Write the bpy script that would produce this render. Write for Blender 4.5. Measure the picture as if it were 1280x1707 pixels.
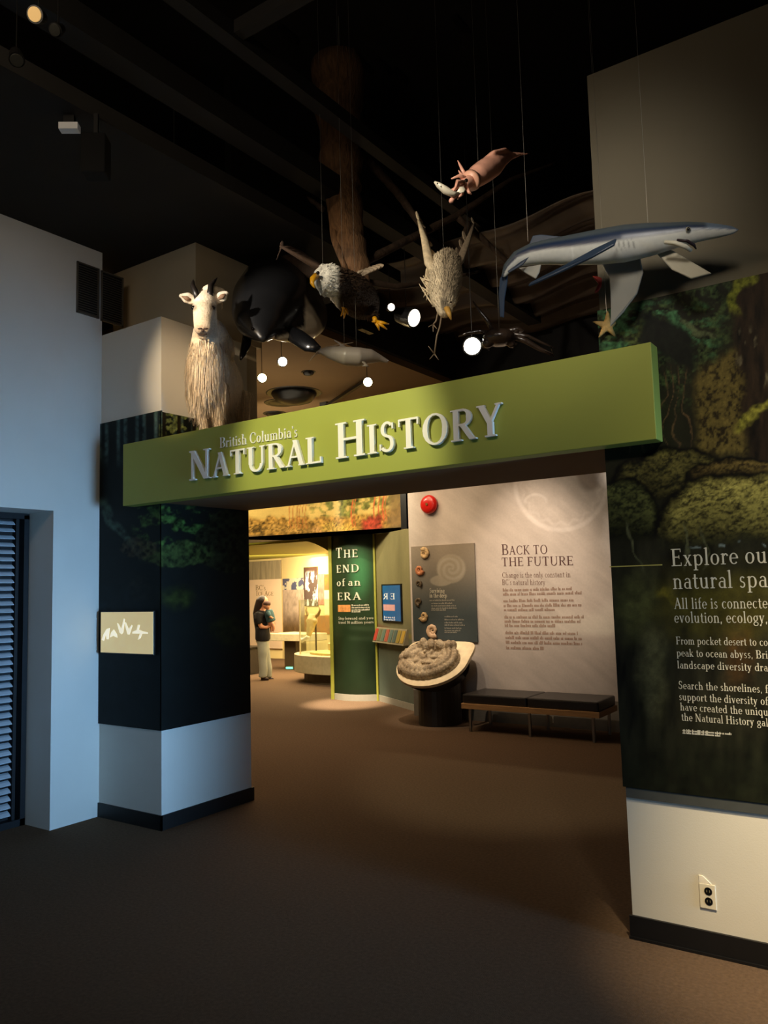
import bpy, bmesh, math, random
import numpy as np
from mathutils import Vector, Matrix, noise as mnoise

random.seed(7)
for _o in list(bpy.data.objects):
    bpy.data.objects.remove(_o)
C = bpy.context.scene.collection

# ------------------------------------------------------------------ camera
FOC = 1322.0
CX, CY = 640.0, 853.5
def _n(v):
    v = np.array(v, float); return v / np.linalg.norm(v)
AX = -_n([-1300 - CX, 1032 - CY, FOC])
AY = _n([1555 - CX, 954 - CY, FOC])
AX = _n(AX - AY * (AX @ AY))
AZ = np.cross(AX, AY)
HC = 1.7
cam_d = bpy.data.cameras.new('camera')
cam = bpy.data.objects.new('camera', cam_d); C.objects.link(cam)
cam_d.sensor_fit = 'HORIZONTAL'; cam_d.sensor_width = 36.0
cam_d.lens = 36.0 * FOC / 1280.0
cam_d.clip_start = 0.05; cam_d.clip_end = 100
_r = Matrix(((AX[0], -AX[1], -AX[2]), (AY[0], -AY[1], -AY[2]), (AZ[0], -AZ[1], -AZ[2])))
cam.matrix_world = Matrix.Translation((0, 0, HC)) @ _r.to_4x4()
bpy.context.scene.camera = cam

# ------------------------------------------------------------------ world, exposure
sc = bpy.context.scene
sc.view_settings.view_transform = 'Standard'
sc.view_settings.look = 'None'
sc.view_settings.exposure = 0.0
sc.view_settings.gamma = 1.0
sc.view_settings.use_curve_mapping = False
w = bpy.data.worlds.new('world'); sc.world = w; w.use_nodes = True
w.node_tree.nodes['Background'].inputs[0].default_value = (0.55, 0.62, 0.75, 1)
w.node_tree.nodes['Background'].inputs[1].default_value = 0.008

# ------------------------------------------------------------------ lights (outside the view: gallery windows, ceiling spots and added fills)
def aim(o, tgt):
    d = Vector(tgt) - o.location
    o.rotation_euler = d.to_track_quat('-Z', 'Y').to_euler()
def area(name, loc, tgt, sx, sy, power, col, spread=180):
    l = bpy.data.lights.new(name, 'AREA'); l.shape = 'RECTANGLE'; l.size = sx; l.size_y = sy
    l.energy = power; l.color = col; l.spread = math.radians(spread)
    o = bpy.data.objects.new(name, l); C.objects.link(o); o.location = loc; aim(o, tgt); return o
def spot(name, loc, tgt, power, col, ang=40, blend=0.6, rad=0.04):
    l = bpy.data.lights.new(name, 'SPOT'); l.energy = power; l.color = col
    l.spot_size = math.radians(ang); l.spot_blend = blend; l.shadow_soft_size = rad
    o = bpy.data.objects.new(name, l); C.objects.link(o); o.location = loc; aim(o, tgt); return o
WARM = (1.0, 0.74, 0.46); NEUT = (1.0, 0.86, 0.68); BLUE = (0.30, 0.60, 1.0)
# daylight from the lobby windows to the right of the camera
area('lobby_window_light', (4.6, 2.9, 1.22), (-5.4, 3.3, 1.15), 2.0, 1.7, 34, BLUE, 34)
area('lobby_door_light', (-2.0, -5.0, 1.0), (-5.2, 3.9, 0.5), 2.0, 1.4, 3.2, (0.6, 0.85, 1.0), 60)
# ceiling spots of the front room
spot('sign_spot', (-2.95, 1.25, 4.3), (-3.0, 3.8, 2.55), 430, (1.0, 0.93, 0.62), 34, 0.55)
spot('sign_wide_spot', (-1.7, 0.6, 4.3), (-1.8, 3.9, 2.4), 18, WARM, 66, 0.9)
spot('goat_spot', (-3.45, 1.0, 4.2), (-4.42, 4.1, 3.3), 520, WARM, 21, 0.9)
area('front_fill', (-2.6, 0.6, 4.4), (-3.6, 4.6, 3.9), 1.2, 0.6, 14, (1.0, 0.8, 0.58), 150)  # added soft fill for the upper block and trunk, not a ceiling spot
spot('whale_spot', (-4.6, 1.6, 4.4), (-3.9, 4.6, 3.8), 480, (1.0, 0.9, 0.78), 26, 0.9)
spot('mural_spot', (0.6, 0.8, 4.3), (-0.1, 3.92, 1.9), 330, (1.0, 0.88, 0.64), 42, 1.0, 0.2)
spot('shark_spot', (-0.4, 1.2, 4.35), (-1.3, 3.6, 3.45), 190, (1.0, 0.93, 0.82), 36, 0.9, 0.3)
spot('animal_spot', (-2.5, 1.6, 4.35), (-2.6, 4.2, 4.0), 250, (1.0, 0.88, 0.7), 42, 0.8)
spot('trunk_spot', (-5.2, 1.8, 3.9), (-3.3, 4.6, 4.1), 170, (1.0, 0.72, 0.42), 26, 0.9)
spot('right_wall_spot', (0.1, 2.0, 4.3), (-0.35, 3.92, 0.25), 1350, (1.0, 0.8, 0.5), 30, 1.0)
# gallery spots and fills beyond the portal
spot('panel_spot', (-3.9, 7.0, 4.2), (-4.0, 9.0, 1.7), 430, (1.0, 0.80, 0.62), 44, 1.0)
spot('panel_spot_left', (-5.3, 6.6, 4.2), (-5.2, 9.0, 2.0), 75, (1.0, 0.8, 0.55), 66, 1.0)
spot('column_spot', (-6.9, 8.3, 4.1), (-7.45, 9.75, 1.6), 230, (1.0, 0.86, 0.6), 46, 0.8)
spot('pool_spot', (-7.0, 8.2, 4.1), (-7.3, 9.5, 0.0), 3800, (1.0, 0.82, 0.58), 20, 0.9)
spot('green_wall_spot', (-5.9, 8.0, 4.1), (-6.5, 9.7, 1.5), 125, (1.0, 0.92, 0.7), 50, 1.0)
spot('fossil_spot', (-4.9, 7.2, 4.2), (-5.25, 8.6, 0.8), 420, (1.0, 0.85, 0.66), 22, 0.9)
area('frieze_light', (-7.8, 7.4, 3.95), (-8.1, 9.9, 2.9), 2.2, 0.3, 85, (1.0, 0.84, 0.58), 120)
area('gallery_ceiling_fill', (-6.6, 7.0, 3.3), (-6.6, 7.0, 4.3), 1.6, 1.6, 9, (1.0, 0.85, 0.6), 160)  # added upward fill to brighten the brown ceiling, no fixture there
area('ice_room_light', (-10.4, 12.6, 2.44), (-10.4, 12.6, 0.0), 3.6, 3.6, 420, (1.0, 0.76, 0.44), 170)
area('ice_wall_light', (-12.2, 13.2, 2.3), (-13.6, 15.4, 1.2), 2.0, 0.4, 60, (1.0, 0.78, 0.5), 150)
area('gallery_fill', (-6.2, 7.2, 4.15), (-6.4, 7.4, 0), 2.5, 1.6, 75, (1.0, 0.72, 0.45), 150)

# ------------------------------------------------------------------ picture to place helpers
def ray(px, py):
    d = np.array([px - CX, py - CY, FOC]); return np.array([d @ AX, d @ AY, d @ AZ])
def P(px, py, x=None, y=None, z=None):
    r = ray(px, py)
    t = x / r[0] if x is not None else (y / r[1] if y is not None else (z - HC) / r[2])
    return Vector(r * t + np.array([0, 0, HC]))
def F(px, py, d):
    v = np.array([px - CX, py - CY, FOC]) / FOC * d
    return Vector((v @ AX, v @ AY, v @ AZ + HC))
def projA(p):                                   # world (N,3) -> picture coordinates
    p = np.asarray(p, float) - np.array([0, 0, HC])
    v = p[:, :1] * AX + p[:, 1:2] * AY + p[:, 2:3] * AZ
    return CX + FOC * v[:, 0] / v[:, 2], CY + FOC * v[:, 1] / v[:, 2]
FWD = Vector((AX[2], AY[2], AZ[2])); RT = Vector((AX[0], AY[0], AZ[0])); UP = -Vector((AX[1], AY[1], AZ[1]))

# ------------------------------------------------------------------ materials
def lin(c):
    return tuple(((v / 255.0 + 0.055) / 1.055) ** 2.4 if v > 10 else v / 255.0 / 12.92 for v in c)
MATS = {}
def mat(name, col, rough=0.6, metal=0.0, var=0.12, scale=14.0, bump=0.0, bscale=60.0, emit=None, spec=0.4, coat=0.0, stretch=None):
    if name in MATS: return MATS[name]
    m = bpy.data.materials.new(name); m.use_nodes = True
    nt = m.node_tree; b = nt.nodes['Principled BSDF']
    b.inputs['Roughness'].default_value = rough; b.inputs['Metallic'].default_value = metal
    b.inputs['Specular IOR Level'].default_value = spec; b.inputs['Coat Weight'].default_value = coat
    c = lin(col) if max(col) > 1.0 else col
    tc = nt.nodes.new('ShaderNodeTexCoord'); mp = nt.nodes.new('ShaderNodeMapping')
    nt.links.new(tc.outputs['Object'], mp.inputs[0])
    if stretch: mp.inputs['Scale'].default_value = stretch
    nz = nt.nodes.new('ShaderNodeTexNoise'); nz.inputs['Scale'].default_value = scale; nz.inputs['Detail'].default_value = 5
    nt.links.new(mp.outputs[0], nz.inputs['Vector'])
    rp = nt.nodes.new('ShaderNodeValToRGB')
    rp.color_ramp.elements[0].position = 0.25; rp.color_ramp.elements[1].position = 0.75
    rp.color_ramp.elements[0].color = tuple(v * (1 - var) for v in c) + (1,)
    rp.color_ramp.elements[1].color = tuple(min(1, v * (1 + var)) for v in c) + (1,)
    nt.links.new(nz.outputs['Fac'], rp.inputs[0]); nt.links.new(rp.outputs[0], b.inputs['Base Color'])
    if bump > 0:
        n2 = nt.nodes.new('ShaderNodeTexNoise'); n2.inputs['Scale'].default_value = bscale; n2.inputs['Detail'].default_value = 3
        nt.links.new(mp.outputs[0], n2.inputs['Vector'])
        bp = nt.nodes.new('ShaderNodeBump'); bp.inputs['Strength'].default_value = bump; bp.inputs['Distance'].default_value = 0.01
        nt.links.new(n2.outputs['Fac'], bp.inputs['Height']); nt.links.new(bp.outputs[0], b.inputs['Normal'])
    if emit:
        b.inputs['Emission Color'].default_value = lin(emit[0]) + (1,); b.inputs['Emission Strength'].default_value = emit[1]
    MATS[name] = m; return m
def vmat(name, rough=0.6, spec=0.3, fine=0.2, scale=90.0, bump=0.0, coat=0.0):
    """colour painted on the mesh (attribute 'col') broken up by fine node noise"""
    if name in MATS: return MATS[name]
    m = bpy.data.materials.new(name); m.use_nodes = True
    nt = m.node_tree; b = nt.nodes['Principled BSDF']
    b.inputs['Roughness'].default_value = rough; b.inputs['Specular IOR Level'].default_value = spec
    b.inputs['Coat Weight'].default_value = coat
    at = nt.nodes.new('ShaderNodeAttribute'); at.attribute_name = 'col'
    tc = nt.nodes.new('ShaderNodeTexCoord'); nz = nt.nodes.new('ShaderNodeTexNoise')
    nz.inputs['Scale'].default_value = scale; nz.inputs['Detail'].default_value = 4
    nt.links.new(tc.outputs['Object'], nz.inputs['Vector'])
    mr = nt.nodes.new('ShaderNodeMapRange'); mr.inputs[1].default_value = 0.3; mr.inputs[2].default_value = 0.7
    mr.inputs[3].default_value = 1 - fine; mr.inputs[4].default_value = 1 + fine
    nt.links.new(nz.outputs['Fac'], mr.inputs[0])
    mx = nt.nodes.new('ShaderNodeVectorMath'); mx.operation = 'SCALE'
    nt.links.new(at.outputs['Color'], mx.inputs[0]); nt.links.new(mr.outputs[0], mx.inputs['Scale'])
    nt.links.new(mx.outputs[0], b.inputs['Base Color'])
    if bump > 0:
        bp = nt.nodes.new('ShaderNodeBump'); bp.inputs['Strength'].default_value = bump; bp.inputs['Distance'].default_value = 0.01
        nt.links.new(nz.outputs['Fac'], bp.inputs['Height']); nt.links.new(bp.outputs[0], b.inputs['Normal'])
    MATS[name] = m; return m
def glassmat(name='clear_glass'):
    if name in MATS: return MATS[name]
    m = bpy.data.materials.new(name); m.use_nodes = True; nt = m.node_tree
    nt.nodes.remove(nt.nodes['Principled BSDF'])
    g = nt.nodes.new('ShaderNodeBsdfGlossy'); g.inputs['Roughness'].default_value = 0.03
    t = nt.nodes.new('ShaderNodeBsdfTransparent'); t.inputs[0].default_value = (0.93, 0.96, 0.94, 1)
    mx = nt.nodes.new('ShaderNodeMixShader'); mx.inputs[0].default_value = 0.09
    nt.links.new(t.outputs[0], mx.inputs[1]); nt.links.new(g.outputs[0], mx.inputs[2])
    nt.links.new(mx.outputs[0], nt.nodes['Material Output'].inputs[0])
    MATS[name] = m; return m

# ------------------------------------------------------------------ object helpers
def empty(name, loc, label, cat, group=None):
    o = bpy.data.objects.new(name, None); C.objects.link(o); o.location = loc; o.empty_display_size = 0.1
    o['label'] = label; o['category'] = cat
    if group: o['group'] = group
    return o
def link(name, me, m, parent=None, label=None, cat=None, group=None, kind=None, smooth=False):
    o = bpy.data.objects.new(name, me); C.objects.link(o)
    if m is not None:
        me.materials.clear(); me.materials.append(m)
    if smooth: me.polygons.foreach_set('use_smooth', [True] * len(me.polygons))
    if parent is not None:
        o.parent = parent
        pw = Vector(parent.location); q = parent.parent
        while q: pw += Vector(q.location) ; q = q.parent
        o.matrix_parent_inverse = Matrix.Translation(-pw) if parent.type == 'EMPTY' else Matrix.Identity(4)
    if label: o['label'] = label
    if cat: o['category'] = cat
    if group: o['group'] = group
    if kind: o['kind'] = kind
    return o
class MB:
    """collects shapes into one mesh (world coordinates)"""
    def __init__(s): s.v = []; s.f = []
    def add(s, vs, fs):
        k = len(s.v); s.v += [tuple(v) for v in vs]; s.f += [tuple(i + k for i in f) for f in fs]; return s
    def box(s, a, b):
        x0, y0, z0 = a; x1, y1, z1 = b
        return s.add([(x0,y0,z0),(x1,y0,z0),(x1,y1,z0),(x0,y1,z0),(x0,y0,z1),(x1,y0,z1),(x1,y1,z1),(x0,y1,z1)],
                     [(0,3,2,1),(4,5,6,7),(0,1,5,4),(1,2,6,5),(2,3,7,6),(3,0,4,7)])
    def obox(s, c, ux, uy, uz):            # oriented box, half vectors
        c = Vector(c); ux, uy, uz = Vector(ux), Vector(uy), Vector(uz)
        vs = [c + ux*i + uy*j + uz*k for k in (-1,1) for (i,j) in ((-1,-1),(1,-1),(1,1),(-1,1))]
        return s.add(vs, [(0,3,2,1),(4,5,6,7),(0,1,5,4),(1,2,6,5),(2,3,7,6),(3,0,4,7)])
    def prism(s, poly, off):               # polygon (world points) extruded by off
        n = len(poly); off = Vector(off)
        vs = [Vector(p) for p in poly] + [Vector(p) + off for p in poly]
        return s.add(vs, [tuple(range(n-1,-1,-1)), tuple(range(n, 2*n))] + [(i,(i+1)%n,n+(i+1)%n,n+i) for i in range(n)])
    def tube(s, pts, rad, n=12, flat=None, cap=True):
        """rad: radius or (ra,rb) per point; flat: up vector for the rb axis"""
        pts = [Vector(p) for p in pts]; k = len(s.v); m = len(pts); up = Vector(flat) if flat is not None else None
        prev = None
        for i, p in enumerate(pts):
            t = (pts[min(i+1,m-1)] - pts[max(i-1,0)])
            t = t.normalized() if t.length > 1e-9 else Vector((0,0,1))
            if up is not None: b = up - t * up.dot(t)
            elif prev is None:
                r = Vector((0,0,1)) if abs(t.z) < 0.9 else Vector((1,0,0)); b = r - t * r.dot(t)
            else: b = prev - t * prev.dot(t)
            b = b.normalized() if b.length > 1e-9 else t.orthogonal().normalized(); prev = b; a = t.cross(b)
            r = rad[i] if isinstance(rad, (list, tuple)) else rad
            ra, rb = r if isinstance(r, (list, tuple)) else (r, r)
            for j in range(n):
                th = 2*math.pi*j/n; s.v.append(tuple(p + a*(ra*math.cos(th)) + b*(rb*math.sin(th))))
        for i in range(m-1):
            for j in range(n):
                s.f.append((k+i*n+j, k+i*n+(j+1)%n, k+(i+1)*n+(j+1)%n, k+(i+1)*n+j))
        if cap:
            s.f.append(tuple(k+j for j in range(n-1,-1,-1))); s.f.append(tuple(k+(m-1)*n+j for j in range(n)))
        return s
    def ball(s, c, r, nu=12, nv=8, axes=None):
        c = Vector(c); r = r if isinstance(r, (list, tuple)) else (r, r, r)
        ax = axes or (Vector((1,0,0)), Vector((0,1,0)), Vector((0,0,1)))
        vs = []; fs = []
        for i in range(1, nv):
            ph = math.pi*i/nv
            for j in range(nu):
                th = 2*math.pi*j/nu
                vs.append(c + ax[0]*(r[0]*math.sin(ph)*math.cos(th)) + ax[1]*(r[1]*math.sin(ph)*math.sin(th)) + ax[2]*(r[2]*math.cos(ph)))
        a = len(vs); vs.append(c + ax[2]*r[2]); vs.append(c - ax[2]*r[2])
        for i in range(nv-2):
            for j in range(nu): fs.append((i*nu+j, (i+1)*nu+j, (i+1)*nu+(j+1)%nu, i*nu+(j+1)%nu))
        for j in range(nu):
            fs.append((a, j, (j+1)%nu)); fs.append((a+1, (nv-2)*nu+(j+1)%nu, (nv-2)*nu+j))
        return s.add(vs, fs)
    def blade(s, base, tip, w, up, thick=0.003, bend=0.0, n=4):
        """a feather: flat tapered lens-section blade from base to tip; w = half width vector direction derived from up"""
        base, tip, up = Vector(base), Vector(tip), Vector(up).normalized()
        t = (tip - base); side = t.cross(up).normalized(); L = t.length
        prof = [(0,0.35),(0.3,1.0),(0.7,0.85),(0.92,0.45),(1.0,0.05)]
        pts = []; rr = []
        for u, k in prof:
            pts.append(base + t*u + up*(bend*L*u*u)); rr.append((w*k, thick))
        return s.tube(pts, rr, n=6, flat=up)
    def mesh(s, name):
        me = bpy.data.meshes.new(name); me.from_pydata(s.v, [], s.f); me.update(); return me
    def build(s, name, m, parent=None, smooth=False, bevel=0.0, **kw):
        o = link(name, s.mesh(name), m, parent, smooth=smooth, **kw)
        if bevel > 0:
            md = o.modifiers.new('bevel', 'BEVEL'); md.width = bevel; md.segments = 2; md.limit_method = 'ANGLE'
        return o
def fuse(mb, name, voxel, smooth_it=2, disp=None):
    """join overlapping solids into ONE continuous skin"""
    me = mb.mesh(name + '_src'); o = bpy.data.objects.new(name + '_src', me); C.objects.link(o)
    bm = bmesh.new(); bm.from_mesh(me); bmesh.ops.recalc_face_normals(bm, faces=bm.faces); bm.to_mesh(me); bm.free()
    r = o.modifiers.new('r', 'REMESH'); r.mode = 'VOXEL'; r.voxel_size = voxel
    if smooth_it:
        sm = o.modifiers.new('s', 'SMOOTH'); sm.factor = 0.5; sm.iterations = smooth_it
    dg = bpy.context.evaluated_depsgraph_get(); ev = o.evaluated_get(dg)
    out = bpy.data.meshes.new_from_object(ev); bpy.data.objects.remove(o); out.name = name
    out.polygons.foreach_set('use_smooth', [True] * len(out.polygons))
    return out
def paint(me, fn):
    n = len(me.vertices); co = np.empty(n*3); me.vertices.foreach_get('co', co); co = co.reshape(-1, 3)
    c = np.ones((n, 4)); c[:, :3] = fn(co)
    a = me.color_attributes.new('col', 'FLOAT_COLOR', 'POINT'); a.data.foreach_set('color', c.ravel())
def L3(c): return np.array(lin(c))

def plumes(me, flow, n, L, w, keep, colfn, seed=3, lift=.006, drop=0.0):
    """short fine strands combed along flow(p) over a body"""
    R = random.Random(seed); mb = MB(); vs = [v.co.copy() for v in me.vertices]; ns = [v.normal.copy() for v in me.vertices]
    idx = list(range(len(vs))); R.shuffle(idx); X_, Y_ = projA(np.array([tuple(v) for v in vs])); c_ = 0
    for i in idx:
        if not keep(X_[i], Y_[i]): continue
        p, nn = vs[i], ns[i]; g = Vector(flow(p)); g = g-nn*g.dot(nn)*.85
        if g.length < 1e-4: continue
        g.normalize(); g = (g+Vector((R.uniform(-.15, .15), R.uniform(-.15, .15), R.uniform(-.15, .15)))).normalized()
        s_ = g.cross(nn).normalized(); k = len(mb.v); l_ = R.uniform(*L); w_ = R.uniform(*w)
        for j in range(3):
            t = j/2; q = p+g*(l_*t)+nn*(.001+lift*math.sin(math.pi*t*.7))-Vector((0, 0, drop*t*t)); ww = w_*(1, .8, .08)[j]
            mb.v += [tuple(q+s_*ww), tuple(q-s_*ww)]
            if j: mb.f.append((k+2*j-2, k+2*j-1, k+2*j+1, k+2*j))
        c_ += 1
        if c_ >= n: break
    m2 = mb.mesh('plumage'); r_ = np.random.RandomState(seed)
    paint(m2, lambda co: colfn(co)*(.7+.5*np.repeat(r_.rand(len(co)//6+1), 6)[:len(co)][:, None])); return m2

# numpy value noise
_rng = np.random.RandomState(3); _T = _rng.rand(256, 256)
def vn(x, y):
    xi = np.floor(x).astype(int); yi = np.floor(y).astype(int); fx = x - xi; fy = y - yi
    fx = fx*fx*(3-2*fx); fy = fy*fy*(3-2*fy)
    g = lambda i, j: _T[i % 256, j % 256]
    return (g(xi,yi)*(1-fx)+g(xi+1,yi)*fx)*(1-fy) + (g(xi,yi+1)*(1-fx)+g(xi+1,yi+1)*fx)*fy
def fbm(x, y, o=4):
    s = 0; a = 0.5; t = 0
    for k in range(o):
        s = s + a*vn(x*2**k+17*k, y*2**k+31*k); t += a; a *= 0.5
    return s / t
def ss(a, b, x):
    t = np.clip((x-a)/(b-a), 0, 1); return t*t*(3-2*t)

# ------------------------------------------------------------------ lettering: a serif alphabet drawn from strokes
T_, t_, SH = 0.135, 0.055, 0.045
def _stroke(G, B=1.0):
    polys = []
    def q(*p): polys.append(list(p))
    def sf(x, y, w=0.13, top=False):
        h = SH if not top else -SH
        q((x-w, y), (x+w, y), (x+w, y+h), (x-w, y+h))
    def st(x, y0=0, y1=1, wd=T_, s='tb', sw=None):
        wd = wd*B; q((x-wd/2, y0), (x+wd/2, y0), (x+wd/2, y1), (x-wd/2, y1)); sw = sw or wd/2 + 0.08
        if 'b' in s: sf(x, y0, sw)
        if 't' in s: sf(x, y1, sw, True)
        if 'l' in s: q((x-wd/2-0.09, y1-0.05), (x, y1-0.09), (x, y1), (x-0.02, y1))
    def ln(x0, y0, x1, y1, wd=T_):
        wd = wd*B; q((x0-wd/2, y0), (x0+wd/2, y0), (x1+wd/2, y1), (x1-wd/2, y1))
    def hb(x0, x1, y, h=t_):
        h = h*B; q((x0, y-h/2), (x1, y-h/2), (x1, y+h/2), (x0, y+h/2))
    def arc(cx, cy, rx, ry, a0=0, a1=360, T=T_, t=t_):
        n = max(3, int(abs(a1-a0)/20)); pr = None; T, t = T*B, t*B
        for i in range(n+1):
            a = math.radians(a0+(a1-a0)*i/n); c_, s_ = math.cos(a), math.sin(a); w_ = t+(T-t)*c_*c_
            p = ((cx+(rx-w_)*c_, cy+(ry-w_)*s_), (cx+rx*c_, cy+ry*s_))
            if pr: q(pr[0], pr[1], p[1], p[0])
            pr = p
    env = dict(sf=sf, st=st, ln=ln, hb=hb, arc=arc, q=q)
    exec(G, {}, env); return polys
X = 0.62
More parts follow.
